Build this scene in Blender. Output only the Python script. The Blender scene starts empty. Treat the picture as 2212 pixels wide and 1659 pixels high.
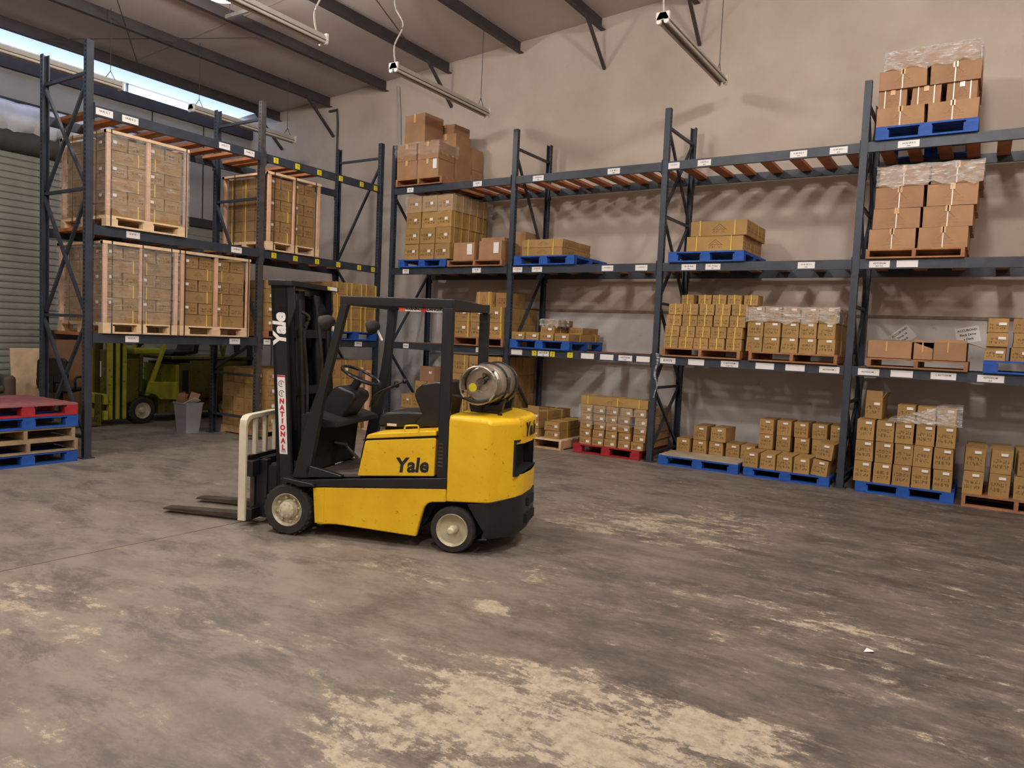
import bpy, math, random
from mathutils import Vector, Matrix
R = math.radians
S = bpy.context.scene
COL = S.collection
random.seed(7)
rnd = random.uniform

# ------------------------------------------------------------------ camera, world, exposure, large lamps
cam_d = bpy.data.cameras.new('camera'); cam = bpy.data.objects.new('camera', cam_d); COL.objects.link(cam)
cam_d.sensor_width = 36; cam_d.lens = 1585.27 / 2212 * 36; cam_d.clip_end = 100
_r = Vector((0.83961857, 0.54142684, 0.04356189)); _u = Vector((-0.07118563, 0.03017449, 0.99700657)); _f = Vector((-0.53849166, 0.84020621, -0.06387687))
cam.matrix_world = Matrix(((_r.x, _u.x, -_f.x, 8.801), (_r.y, _u.y, -_f.y, -9.652), (_r.z, _u.z, -_f.z, 1.665), (0, 0, 0, 1)))
S.camera = cam
S.view_settings.view_transform = 'Standard'; S.view_settings.look = 'None'
S.view_settings.gamma = 1; S.view_settings.use_curve_mapping = False
S.view_settings.exposure = 0.38
W = bpy.data.worlds.new('world'); S.world = W; W.use_nodes = True
W.node_tree.nodes['Background'].inputs[0].default_value = (.62, .75, 1, 1)
W.node_tree.nodes['Background'].inputs[1].default_value = 1.0
WARM = (1.0, .945, .885, 1)
# high-bay lamps, glowing bowls; only the first is in view, the unseen rest are added to light the hall: (x, y, z of bowl bottom, emission, where); built with the other lamps below
HIGHBAYS = [(.27, -3.65, 5.8, 110, 'at the top edge beside a purlin'), (3.9, -6.9, 5.75, 200, 'out of view above the yellow forklift'), (8.3, -4.0, 5.9, 175, 'out of view above the right rack bays'),
            (8.3, -9.6, 5.9, 190, 'out of view above the middle of the hall'), (3.6, -11.6, 5.8, 170, 'out of view nearest the front wall'), (11.8, -7.4, 6.1, 150, 'out of view nearest the right wall')]
LK = 1.0
S.cycles.max_bounces = 6; S.cycles.diffuse_bounces = 3; S.cycles.glossy_bounces = 2; S.cycles.transparent_max_bounces = 8; S.cycles.transmission_bounces = 2
S.cycles.use_adaptive_sampling = True; S.cycles.adaptive_threshold = .03
S.cycles.caustics_reflective = False; S.cycles.caustics_refractive = False

# ------------------------------------------------------------------ mesh helpers
class MB:
    def __init__(s): s.v = []; s.f = []; s.m = []; s.xf = None
    def add(s, vs, fs, m=0):
        b = len(s.v)
        if s.xf: vs = [s.xf(p) for p in vs]
        s.v += [tuple(p) for p in vs]; s.f += [tuple(b + i for i in f) for f in fs]; s.m += [m] * len(fs); return s
    def box(s, x0, x1, y0, y1, z0, z1, m=0):
        return s.add([(x0,y0,z0),(x1,y0,z0),(x1,y1,z0),(x0,y1,z0),(x0,y0,z1),(x1,y0,z1),(x1,y1,z1),(x0,y1,z1)],
                     [(0,1,5,4),(2,3,7,6),(3,0,4,7),(1,2,6,5),(3,2,1,0),(4,5,6,7)], m)
    def bar(s, p, q, w, h, up=(0,0,1), m=0):
        p = Vector(p); q = Vector(q); d = (q - p).normalized(); u = Vector(up)
        if abs(d.dot(u)) > .98: u = Vector((1,0,0))
        a = d.cross(u).normalized() * (w / 2); b = a.cross(d).normalized() * (h / 2)
        return s.add([p-a-b,p+a-b,p+a+b,p-a+b,q-a-b,q+a-b,q+a+b,q-a+b], [(0,1,2,3),(7,6,5,4),(0,4,5,1),(1,5,6,2),(2,6,7,3),(3,7,4,0)], m)
    def cyl(s, p, q, r, r2=None, n=16, caps=True, m=0):
        p = Vector(p); q = Vector(q); d = (q - p).normalized(); r2 = r if r2 is None else r2
        u = Vector((0,0,1)) if abs(d.z) < .9 else Vector((1,0,0))
        a = d.cross(u).normalized(); b = d.cross(a)
        vs = []
        for c, rr in ((p, r), (q, r2)):
            for i in range(n):
                t = 2*math.pi*i/n; vs.append(c + (a*math.cos(t) + b*math.sin(t))*rr)
        fs = [(i, n+i, n+(i+1)%n, (i+1)%n) for i in range(n)]
        if caps: fs += [tuple(range(n)), tuple(range(2*n-1, n-1, -1))]
        return s.add(vs, fs, m)
    def lathe(s, c, axis, prof, n=28, m=0):
        c = Vector(c); d = Vector(axis).normalized(); u = Vector((0,0,1)) if abs(d.z) < .9 else Vector((1,0,0))
        a = d.cross(u).normalized(); b = d.cross(a); k = len(prof); vs = []
        for (t, r) in prof:
            for i in range(n):
                w = 2*math.pi*i/n; vs.append(c + d*t + (a*math.cos(w) + b*math.sin(w))*r)
        fs = [(j*n+i, (j+1)*n+i, (j+1)*n+(i+1)%n, j*n+(i+1)%n) for j in range(k-1) for i in range(n)]
        return s.add(vs, fs, m)
    def prism(s, poly, y0, y1, plane='xz', m=0):
        n = len(poly); mk = {'xz': lambda a,b,t: (a,t,b), 'xy': lambda a,b,t: (a,b,t), 'yz': lambda a,b,t: (t,a,b)}[plane]
        vs = [mk(a,b,y0) for a,b in poly] + [mk(a,b,y1) for a,b in poly]
        return s.add(vs, [tuple(range(n)), tuple(range(2*n-1,n-1,-1))] + [(i, n+i, n+(i+1)%n, (i+1)%n) for i in range(n)], m)
    def tube(s, pts, r, n=8, m=0):
        pts = [Vector(p) for p in pts]; vs = []; k = len(pts); ref = Vector((0,0,1))
        for i, p in enumerate(pts):
            d = (pts[min(i+1,k-1)] - pts[max(i-1,0)]).normalized()
            u = ref if abs(d.dot(ref)) < .95 else Vector((0,1,0))
            a = d.cross(u).normalized(); b = d.cross(a)
            vs += [p + (a*math.cos(2*math.pi*j/n) + b*math.sin(2*math.pi*j/n))*r for j in range(n)]
        fs = [(i*n+j, i*n+(j+1)%n, (i+1)*n+(j+1)%n, (i+1)*n+j) for i in range(k-1) for j in range(n)] + [tuple(range(n-1,-1,-1)), tuple((k-1)*n+j for j in range(n))]
        return s.add(vs, fs, m)
    def mesh(s, name, mats, smooth=False):
        me = bpy.data.meshes.new(name); me.from_pydata(s.v, [], s.f)
        for mt in (mats if isinstance(mats, (list, tuple)) else [mats]): me.materials.append(mt)
        me.polygons.foreach_set('material_index', s.m)
        me.update()
        import bmesh
        bm = bmesh.new(); bm.from_mesh(me); bmesh.ops.recalc_face_normals(bm, faces=bm.faces)
        if smooth:
            for f in bm.faces: f.smooth = True
            for e in bm.edges:
                if len(e.link_faces) == 2 and e.calc_face_angle(0) > .6: e.smooth = False
        bm.to_mesh(me); bm.free()
        return me
    def build(s, name, mats, parent=None, smooth=False, bevel=0, seg=2):
        o = bpy.data.objects.new(name, s.mesh(name, mats, smooth)); COL.objects.link(o)
        if parent: o.parent = parent
        if bevel:
            b = o.modifiers.new('bevel', 'BEVEL'); b.width = bevel; b.segments = seg; b.limit_method = 'ANGLE'; b.angle_limit = R(25)
            if seg > 1:
                for p in o.data.polygons: p.use_smooth = True
                o.modifiers.new('wn', 'WEIGHTED_NORMAL')
        return o
def spline(pts, n=6):
    P = [Vector(p) for p in pts]; P = [P[0]] + P + [P[-1]]; out = []
    for i in range(1, len(P)-2):
        for k in range(n):
            t = k/n; a,b,c,d = P[i-1],P[i],P[i+1],P[i+2]
            out.append(.5*((2*b) + (c-a)*t + (2*a-5*b+4*c-d)*t*t + (3*b-a-3*c+d)*t**3))
    return out + [P[-2]]
def tag(o, label=None, cat=None, group=None, kind=None):
    if label: o['label'] = label
    if cat: o['category'] = cat
    if group: o['group'] = group
    if kind: o['kind'] = kind
    return o
def thing(name, label, cat, loc=(0,0,0), rz=0, group=None):
    o = bpy.data.objects.new(name, None); COL.objects.link(o); o.empty_display_size = .1
    o.location = loc; o.rotation_euler = (0,0,rz); return tag(o, label, cat, group)
def ob(name, me, parent=None, loc=(0,0,0), rot=(0,0,0)):
    o = bpy.data.objects.new(name, me); COL.objects.link(o); o.location = loc; o.rotation_euler = rot
    if parent: o.parent = parent
    return o
_tc = {}
def text_mesh(s, size, mat, shear=0, offset=0, sp=1.0, thick=.0008):
    k = (s, size, mat.name, shear, offset, sp)
    if k in _tc: return _tc[k]
    cu = bpy.data.curves.new('lettering', 'FONT'); cu.body = s; cu.size = size; cu.shear = shear; cu.offset = offset; cu.space_character = sp
    cu.align_x = 'CENTER'; cu.align_y = 'CENTER'; cu.resolution_u = 3; cu.extrude = thick
    t = bpy.data.objects.new('lettering', cu); COL.objects.link(t)
    bpy.context.view_layer.update()
    me = bpy.data.meshes.new_from_object(t.evaluated_get(bpy.context.evaluated_depsgraph_get()))
    me.materials.clear(); me.materials.append(mat)
    bpy.data.objects.remove(t); bpy.data.curves.remove(cu); _tc[k] = me; return me

# ------------------------------------------------------------------ materials
def srgb(r, g, b):
    f = lambda c: (c/255/12.92 if c <= 10 else ((c/255+.055)/1.055)**2.4); return (f(r), f(g), f(b), 1)
class NT:
    def __init__(s, name):
        s.mat = bpy.data.materials.new(name); s.mat.use_nodes = True; s.t = s.mat.node_tree; s.b = s.t.nodes['Principled BSDF']
    def n(s, typ, **kw):
        nd = s.t.nodes.new(typ)
        for k, v in kw.items():
            if k[0] == '_': nd.inputs[k[1:].replace('_', ' ')].default_value = v
            else: setattr(nd, k, v)
        return nd
    def l(s, a, b): s.t.links.new(a, b)
    def math(s, op, a, b=None, clamp=False):
        nd = s.n('ShaderNodeMath', operation=op, use_clamp=clamp)
        for i, x in enumerate((a, b)):
            if x is None: continue
            if isinstance(x, (int, float)): nd.inputs[i].default_value = x
            else: s.l(x, nd.inputs[i])
        return nd.outputs[0]
    def mix(s, fac, a, b, mode='MIX'):
        nd = s.n('ShaderNodeMix', data_type='RGBA', blend_type=mode)
        for i, x in ((0, fac), (6, a), (7, b)):
            if isinstance(x, (int, float)): nd.inputs[i].default_value = x
            elif isinstance(x, tuple): nd.inputs[i].default_value = x
            else: s.l(x, nd.inputs[i])
        return nd.outputs[2]
    def noise(s, scale, detail=4, rough=.55, coord=None, dist=0):
        nd = s.n('ShaderNodeTexNoise', _Scale=scale, _Detail=detail, _Roughness=rough, _Distortion=dist)
        if coord is not None: s.l(coord, nd.inputs['Vector'])
        return nd.outputs['Fac']
    def coord(s, kind='Object', scale=None):
        o = s.n('ShaderNodeTexCoord').outputs[kind]
        if scale:
            mp = s.n('ShaderNodeMapping'); mp.inputs['Scale'].default_value = scale; s.l(o, mp.inputs['Vector']); o = mp.outputs[0]
        return o
    def ramp(s, fac, a, b, lo=0., hi=1.):
        nd = s.n('ShaderNodeMapRange', interpolation_type='SMOOTHSTEP'); nd.inputs['From Min'].default_value = a; nd.inputs['From Max'].default_value = b
        nd.inputs['To Min'].default_value = lo; nd.inputs['To Max'].default_value = hi; s.l(fac, nd.inputs['Value']); return nd.outputs[0]
    def bump(s, h, strength=.3, dist=.01):
        nd = s.n('ShaderNodeBump', _Strength=strength, _Distance=dist); s.l(h, nd.inputs['Height']); s.l(nd.outputs[0], s.b.inputs['Normal'])
def pbr(name, col, rough=.6, metal=0, var=.12, scale=6, bump=0, objrand=0, dirt=None, dirt_t=.6, spec=.5):
    m = NT(name); c = m.coord()
    m.b.inputs['Roughness'].default_value = rough; m.b.inputs['Metallic'].default_value = metal; m.b.inputs['Specular IOR Level'].default_value = spec
    dark = tuple(x*(1-var) for x in col[:3]) + (1,); lite = tuple(min(1, x*(1+var)) for x in col[:3]) + (1,)
    nz = m.noise(scale, 5, .6, c)
    o = m.mix(m.ramp(nz, .3, .7), dark, lite)
    if dirt: o = m.mix(m.ramp(m.noise(scale*3.1, 7, .7, c), dirt_t, dirt_t+.06), o, dirt)
    if objrand:
        r = m.n('ShaderNodeObjectInfo').outputs['Random']
        hs = m.n('ShaderNodeHueSaturation'); m.l(o, hs.inputs['Color']); m.l(m.math('ADD', m.math('MULTIPLY', r, 2*objrand), 1-objrand), hs.inputs['Value']); o = hs.outputs[0]
    m.l(o, m.b.inputs['Base Color'])
    if bump: m.bump(m.noise(scale*6, 4, .6, c), bump, .004)
    return m.mat
def emis(name, col, st):
    m = NT(name); m.b.inputs['Base Color'].default_value = col; m.b.inputs['Emission Color'].default_value = col; m.b.inputs['Emission Strength'].default_value = st; return m.mat
M = {}
M['rack'] = pbr('rack_steel', srgb(55, 61, 72), .45, .1, .22, 5, dirt=srgb(40, 42, 48), dirt_t=.62)
M['rack_worn'] = pbr('rack_steel_worn', srgb(74, 70, 70), .55, .15, .3, 9)
M['slot'] = pbr('slot_dark', srgb(16, 17, 20), .9)
M['tagw'] = pbr('label_white', srgb(236, 232, 230), .5, var=.02)
M['tagy'] = pbr('label_yellow', srgb(232, 214, 40), .5, var=.03)
M['ink'] = pbr('ink_black', srgb(28, 28, 30), .7, var=.02)
M['inkred'] = pbr('ink_red', srgb(190, 40, 50), .6, var=.02)
M['slat'] = pbr('slat_wood', srgb(176, 112, 72), .75, 0, .22, 4, objrand=.14)
M['wood'] = pbr('pallet_wood', srgb(196, 158, 112), .8, 0, .2, 5, objrand=.14)
M['woodbr'] = pbr('pallet_wood_brown', srgb(160, 112, 76), .8, 0, .22, 5, objrand=.14)
M['woodpale'] = pbr('crate_wood_pale', srgb(226, 196, 158), .75, 0, .12, 5, objrand=.08)
M['woodpink'] = pbr('crate_post_wood', srgb(214, 172, 142), .75, 0, .12, 5, objrand=.06)
M['woodold'] = pbr('pallet_wood_weathered', srgb(156, 132, 104), .85, 0, .25, 5, objrand=.14)
M['woodgrey'] = pbr('plywood_grey', srgb(178, 162, 138), .8, 0, .15, 4)
M['blue'] = pbr('pallet_blue', srgb(28, 82, 168), .65, 0, .2, 5, dirt=srgb(22, 60, 112), dirt_t=.6, objrand=.1)
M['red'] = pbr('pallet_red', srgb(160, 34, 44), .65, 0, .2, 5, dirt=srgb(130, 40, 42), dirt_t=.62, objrand=.08)
M['redfade'] = pbr('pallet_red_faded', srgb(150, 90, 92), .7, 0, .15, 5, objrand=.08)
M['strapy'] = pbr('strap_yellow', srgb(226, 200, 86), .45, var=.05)
M['strapw'] = pbr('strap_white', srgb(240, 232, 220), .4, var=.05)
M['strapk'] = pbr('strap_black', srgb(38, 34, 34), .5, var=.05)
M['tape'] = pbr('packing_tape', srgb(214, 172, 118), .25, var=.05)
M['black'] = pbr('black_paint', srgb(31, 32, 36), .42, .1, .2, 4, dirt=srgb(50, 49, 49), dirt_t=.66)
M['blackdeep'] = pbr('black_recess', srgb(18, 18, 20), .8)
M['steel'] = pbr('bare_steel', srgb(96, 88, 80), .5, .7, .25, 8)
M['rubber'] = pbr('tyre_rubber', srgb(48, 45, 44), .85, 0, .2, 12, bump=.3)
M['vinyl'] = pbr('seat_vinyl', srgb(34, 33, 35), .33, 0, .2, 8)
M['cream'] = pbr('cream_paint', srgb(216, 208, 184), .5, 0, .07, 5, dirt=srgb(150, 138, 112), dirt_t=.66)
M['rim'] = pbr('rim_cream', srgb(206, 198, 172), .6, .1, .15, 9, dirt=srgb(120, 108, 88), dirt_t=.63)
M['alu'] = pbr('tank_aluminium', srgb(196, 188, 174), .34, .75, .1, 5, dirt=srgb(140, 128, 110), dirt_t=.62)
M['white'] = pbr('white_enamel', srgb(222, 216, 206), .45, var=.04)
M['lampgrey'] = pbr('fixture_grey', srgb(176, 170, 160), .5, var=.08)
M['tubeoff'] = pbr('tube_glass_off', srgb(196, 190, 178), .25, var=.03)
M['galv'] = pbr('galvanised', srgb(150, 146, 140), .4, .6, .1, 6)
M['greybin'] = pbr('bin_plastic', srgb(150, 150, 154), .5, var=.05)
M['greenpaint'] = pbr('lime_paint', srgb(158, 160, 46), .5, .05, .16, 4, dirt=srgb(84, 84, 30), dirt_t=.6)
M['greendark'] = pbr('lime_paint_grimy', srgb(94, 90, 30), .6, .05, .2, 4, dirt=srgb(66, 64, 28), dirt_t=.55)
M['purlin'] = pbr('purlin_steel', srgb(72, 66, 68), .55, .1, .15, 3)
M['leather'] = pbr('brown_leather', srgb(92, 76, 70), .5, 0, .25, 4, bump=.2)
M['machine'] = pbr('machine_dark', srgb(58, 54, 52), .5, .4, .2, 6)
# yellow truck paint with scuffs
m = NT('yellow_truck_paint'); c = m.coord()
y0 = m.mix(m.ramp(m.noise(3, 4, .6, c), .3, .7), srgb(226, 178, 22), srgb(240, 196, 36))
y0 = m.mix(m.ramp(m.noise(9, 9, .72, m.coord('Object', (1, 1, 2.2))), .60, .66), y0, srgb(176, 132, 36))
y0 = m.mix(m.ramp(m.noise(26, 7, .75, m.coord('Object', (1, 1, .45))), .63, .66), y0, srgb(84, 58, 30))
m.l(y0, m.b.inputs['Base Color']); m.b.inputs['Roughness'].default_value = .36; M['yellow'] = m.mat
# cardboard kinds
def cardboard(name, col, pat=None, rough=.75, ink=(58, 42, 22)):
    m = NT(name); c = m.coord()
    base = m.mix(m.ramp(m.noise(4, 4, .6, c), .3, .7), tuple(x*.9 for x in col[:3]) + (1,), tuple(min(1, x*1.08) for x in col[:3]) + (1,))
    r = m.n('ShaderNodeObjectInfo').outputs['Random']
    hs = m.n('ShaderNodeHueSaturation'); m.l(base, hs.inputs['Color']); m.l(m.math('ADD', m.math('MULTIPLY', r, .22), .89), hs.inputs['Value']); o = hs.outputs[0]
    if pat:
        sx = m.n('ShaderNodeSeparateXYZ'); m.l(m.coord('UV'), sx.inputs[0]); u, v = sx.outputs[0], sx.outputs[1]
        def band(x, a, b): return m.math('MULTIPLY', m.math('GREATER_THAN', x, a), m.math('LESS_THAN', x, b))
        if pat == 'print':
            cb = m.n('ShaderNodeCombineXYZ'); m.l(m.math('MULTIPLY', u, 11), cb.inputs[0]); m.l(m.math('MULTIPLY', v, 8), cb.inputs[1]); m.l(m.math('MULTIPLY', r, 7), cb.inputs[2])
            st = m.math('GREATER_THAN', m.noise(1.0, 2, .5, cb.outputs[0]), .49)
            rows = m.math('LESS_THAN', m.math('FRACT', m.math('MULTIPLY', v, 4.4)), .72)
            cols = m.math('LESS_THAN', m.math('FRACT', m.math('MULTIPLY', u, 5.2)), .8)
            msk = m.math('MULTIPLY', m.math('MULTIPLY', band(u, .1, .86), band(v, .16, .66)), m.math('MULTIPLY', rows, cols))
            f = m.math('MULTIPLY', m.math('MULTIPLY', st, msk), .62)
        elif pat == 'logo':
            # house-shaped emblem: two gable strokes, a base line and a line of small lettering
            du = m.math('ABSOLUTE', m.math('SUBTRACT', u, .52)); k = m.math('ADD', m.math('MULTIPLY', du, 3.0), v)
            roof = m.math('MULTIPLY', band(k, .74, .80), m.math('LESS_THAN', du, .13))
            inner = m.math('MULTIPLY', band(k, .60, .64), m.math('LESS_THAN', du, .08))
            line = m.math('MULTIPLY', band(v, .40, .44), m.math('LESS_THAN', du, .12))
            cb = m.n('ShaderNodeCombineXYZ'); m.l(m.math('MULTIPLY', u, 60), cb.inputs[0]); m.l(m.math('MULTIPLY', v, 9), cb.inputs[1])
            txt = m.math('MULTIPLY', m.math('GREATER_THAN', m.noise(1, 1, .5, cb.outputs[0]), .5), m.math('MULTIPLY', band(v, .2, .34), m.math('LESS_THAN', du, .12)))
            f = m.math('MULTIPLY', m.math('ADD', m.math('ADD', roof, inner), m.math('ADD', line, txt), True), .55)
        elif pat == 'arrow':
            du = m.math('ABSOLUTE', m.math('SUBTRACT', u, .52)); k = m.math('ADD', m.math('MULTIPLY', du, 2.2), v)
            tri = m.math('MULTIPLY', band(k, .70, .74), m.math('LESS_THAN', du, .13))
            cb = m.n('ShaderNodeCombineXYZ'); m.l(m.math('MULTIPLY', u, 5), cb.inputs[0]); m.l(m.math('MULTIPLY', v, 22), cb.inputs[1])
            txt = m.math('MULTIPLY', m.math('GREATER_THAN', m.noise(1, 1, .5, cb.outputs[0]), .55), m.math('MULTIPLY', band(v, .18, .5), m.math('LESS_THAN', du, .2)))
            f = m.math('MULTIPLY', m.math('ADD', tri, m.math('MULTIPLY', txt, .5), True), .4)
        o = m.mix(f, o, srgb(*ink))
    m.l(o, m.b.inputs['Base Color']); m.b.inputs['Roughness'].default_value = rough
    return m.mat
GOLD = srgb(166, 130, 78); TAN = srgb(152, 120, 78); BROWN = srgb(165, 126, 92)
M['g_plain'] = cardboard('carton_gold', GOLD); M['g_print'] = cardboard('carton_gold_print', GOLD, 'print'); M['g_logo'] = cardboard('carton_gold_logo', GOLD, 'logo')
M['t_plain'] = cardboard('carton_tan', TAN); M['t_logo'] = cardboard('carton_tan_logo', TAN, 'logo'); M['t_print'] = cardboard('carton_tan_print', TAN, 'print')
M['b_plain'] = cardboard('carton_brown', BROWN); M['b_arrow'] = cardboard('carton_brown_arrow', BROWN, 'arrow', ink=(84, 58, 36))
# clear stretch film
def film(name, dens, hazecol=(.9, .89, .87, 1)):
    m = NT(name); c = m.coord('Object', (1, 1, 3.2)); t = m.t
    nz = m.noise(7, 6, .62, c, .5); st = m.noise(16, 4, .6, m.coord('Object', (.5, .5, 4)), .3)
    tr = m.n('ShaderNodeBsdfTransparent'); mx = m.n('ShaderNodeMixShader')
    m.b.inputs['Base Color'].default_value = hazecol; m.b.inputs['Roughness'].default_value = .16; m.b.inputs['Specular IOR Level'].default_value = 1.0
    m.bump(st, .8, .02)
    f = m.math('ADD', m.ramp(nz, .35, .65, dens*.25, dens*.75), m.ramp(st, .56, .66, 0, dens*.9), True)
    m.l(f, mx.inputs[0]); m.l(tr.outputs[0], mx.inputs[1]); m.l(m.b.outputs[0], mx.inputs[2])
    out = [n for n in t.nodes if n.type == 'OUTPUT_MATERIAL'][0]; m.l(mx.outputs[0], out.inputs[0]); return m.mat
M['film'] = film('stretch_film', .22); M['film2'] = film('stretch_film_dense', .55)

# ------------------------------------------------------------------ the room
YW, XL, XR, YF = 1.30, -5.55, 13.0, -14.5
def ceil_z(x): return 6.353 + .0665*(x + 4.56)
# concrete with tan worn patches
m = NT('worn_concrete'); c = m.coord(); cs = m.coord('Object', (.5, 1.5, 1)); ct = m.coord('Object', (.42, 1.1, 1))
geo = m.n('ShaderNodeSeparateXYZ'); m.l(c, geo.inputs[0])
def spot(x, y, rx, ry, h):
    a = m.math('DIVIDE', m.math('SUBTRACT', geo.outputs[0], x), rx); b = m.math('DIVIDE', m.math('SUBTRACT', geo.outputs[1], y), ry)
    d = m.math('ADD', m.math('MULTIPLY', a, a), m.math('MULTIPLY', b, b))
    return m.math('MULTIPLY', m.ramp(d, 1.0, 0.0), h)
big = m.noise(.8, 9, .66, cs, .6); fine = m.noise(14, 8, .78, c); mid = m.noise(2.6, 9, .76, m.coord('Object', (.7, 1.3, 1)), .2); chip = m.noise(5.5, 9, .76, ct, .3)
sp = None
for a in ((7.35, -6.8, 1.1, .55, .115), (8.05, -6.5, .5, .28, .11), (6.95, -7.45, .8, .45, .095), (6.35, -5.95, .28, .18, .1), (6.3, -3.3, 1.5, .75, .07), (7.0, -2.6, 1.1, .5, .06), (5.85, -3.8, .5, .2, .085), (7.9, -4.9, .9, .3, .055), (9.0, -3.9, 1.2, .5, .04), (4.3, -7.7, 1.2, .55, .04), (5.5, -5.75, .6, .25, .06)):
    q = spot(*a); sp = q if sp is None else m.math('ADD', sp, q)
val = m.math('ADD', m.math('ADD', m.math('MULTIPLY', chip, .62), m.math('MULTIPLY', fine, .28)), m.math('ADD', m.math('MULTIPLY', big, .16), sp))
worn = m.ramp(val, .606, .636); thin = m.ramp(val, .545, .615)
# dustier, lighter slab towards the left
dust = m.math('ADD', m.math('MULTIPLY', m.ramp(geo.outputs[0], 8.6, 4.4), .8), m.math('MULTIPLY', m.ramp(mid, .36, .64), .55))
base = m.mix(m.ramp(m.noise(1.7, 9, .78, cs, .3), .38, .64), srgb(68, 61, 57), srgb(94, 86, 80))
base = m.mix(m.math('MULTIPLY', dust, .82, True), base, srgb(140, 130, 119))
base = m.mix(m.ramp(m.noise(2.1, 9, .8, m.coord('Object', (.6, 1.2, 1)), .4), .47, .62, 0, .62), base, srgb(78, 72, 69))
base = m.mix(m.math('MULTIPLY', m.math('SUBTRACT', fine, .5), .7, True), base, srgb(150, 138, 124))
base = m.mix(m.math('MULTIPLY', thin, .3), base, srgb(158, 145, 127))
base = m.mix(m.math('MULTIPLY', worn, .8), base, m.mix(m.ramp(fine, .4, .6), srgb(158, 145, 126), srgb(184, 171, 150)))
m.l(base, m.b.inputs['Base Color']); m.l(m.math('ADD', m.math('MULTIPLY', worn, .25), .48), m.b.inputs['Roughness']); m.b.inputs['Specular IOR Level'].default_value = .35
m.bump(m.math('ADD', m.math('MULTIPLY', worn, -.6), m.math('MULTIPLY', fine, .5)), .12, .004)
M['floor'] = m.mat
M['joint'] = pbr('joint_dirt', srgb(60, 54, 50), .9)
fl = MB().box(XL-.2, XR+.2, YF-.2, YW+.2, -.2, -.012).build('floor', M['joint']); tag(fl, kind='structure')
jx = lambda y: 3.845 + .043*y
for x0, x1 in ((None, -.006), (.006, None)):
    if x0 is None: p = [(XL-.2, YF-.2), (jx(YF-.2)+x1, YF-.2), (jx(YW+.2)+x1, YW+.2), (XL-.2, YW+.2)]
    else: p = [(jx(YF-.2)+x0, YF-.2), (XR+.2, YF-.2), (XR+.2, YW+.2), (jx(YW+.2)+x0, YW+.2)]
    MB().prism(p, -.012, 0, 'xy').build('concrete_slab', M['floor'], fl)

# walls
m = NT('painted_wall'); c = m.coord()
o_ = m.mix(m.ramp(m.noise(.9, 6, .6, c), .3, .7), srgb(190, 175, 162), srgb(206, 192, 179)); o_ = m.mix(m.ramp(m.noise(3, 8, .75, c), .6, .75, 0, .35), o_, srgb(172, 156, 142))
m.l(o_, m.b.inputs['Base Color']); m.b.inputs['Roughness'].default_value = .8; m.bump(m.noise(30, 3, .5, c), .08, .003); M['wall'] = m.mat
M['wallwhite'] = pbr('wall_lower_white', srgb(206, 200, 196), .7, 0, .04, 1.5, dirt=srgb(176, 166, 158), dirt_t=.62)
M['stain'] = pbr('ledge_stained', srgb(150, 132, 112), .8, 0, .3, 5)
wb = MB().box(XL-.2, XR+.2, YW, YW+.2, 0, ceil_z(XR)+.3).build('wall_back', M['wall']); tag(wb, kind='structure')
MB().box(XL, XR, YW-.012, YW, 0, 2.13).build('lower_panel', M['wallwhite'], wb)
t1 = MB().box(XL, XR, YW-.03, YW, 2.13, 2.17).build('trim_1', M['stain']); tag(t1, kind='structure')
for x in (-3.9, 2.05): MB().box(x, x+.05, YW-.03, YW, 0, 2.13).build('panel_batten', M['stain'], wb)
wr = MB().box(XR, XR+.2, YF-.2, YW+.2, 0, 7.8).build('wall_right', M['wall']); tag(wr, kind='structure')
wf = MB().box(XL-.2, XR+.2, YF-.2, YF, 0, 7.8).build('wall_front', M['wall']); tag(wf, kind='structure')
# left wall: siding, header, daylight strip, two doors
M['siding'] = pbr('left_siding', srgb(158, 154, 152), .7, 0, .07, 1.2)
M['header'] = pbr('dark_header', srgb(54, 50, 54), .7)
M['insul'] = pbr('white_insulation', srgb(226, 226, 232), .55, 0, .06, 5, bump=.4)
M['shutter'] = pbr('roller_shutter', srgb(150, 150, 142), .55, .1, .08, 3)
wl = MB().box(XL-.25, XL-.05, YF-.2, YW+.2, 0, 6.04).build('wall_left', M['siding']); tag(wl, kind='structure')
MB().box(XL-.05, XL, -1.15, -.95, 0, 5.85).build('door_jamb', M['siding'], wl)
MB().box(XL-.05, XL, .62, YW, 0, 5.85).build('siding_panel', M['siding'], wl)
MB().box(XL-.05, XL, -.95, .62, 3.75, 5.85).build('siding_panel', M['siding'], wl)
MB().box(XL-.05, XL, YF, -1.15, 5.36, 5.85).build('siding_panel', M['siding'], wl)
for y in (-3.0, -1.05, .1): MB().box(XL, XL+.012, y, y+.02, 5.36 if y < -1.1 else 3.9, 5.85).build('panel_seam', M['header'], wl)
MB().box(XL-.05, XL+.09, YF, YW, 5.85, 6.06).build('header_beam', M['header'], wl)
MB().box(XL, XL+.06, YF, -1.15, 5.30, 5.36).build('girt', M['header'], wl)
MB().box(XL, XL+.05, -1.0, .68, 3.72, 3.9).build('door_track', M['header'], wl)
win = MB().box(XL-.2, XL-.17, YF-.2, YW+.2, 6.04, ceil_z(XL)+.05).build('window_1', emis('daylight_strip_panel', (.6, .74, 1, 1), 2.4)); tag(win, kind='structure')
for k in range(9): MB().box(XL-.17, XL-.12, -10.5+k*1.5, -10.46+k*1.5, 6.04, ceil_z(XL)).build('mullion', M['siding'], win)
sk = MB().prism([(XL-.05, ceil_z(XL-.05)-.012), (-4.72, ceil_z(-4.72)-.012), (-4.72, ceil_z(-4.72)-.006), (XL-.05, ceil_z(XL-.05)-.006)], YF, YW-.3).build('window_2', emis('roof_daylight_panel', (.5, .66, 1, 1), .85)); tag(sk, kind='structure')
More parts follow.
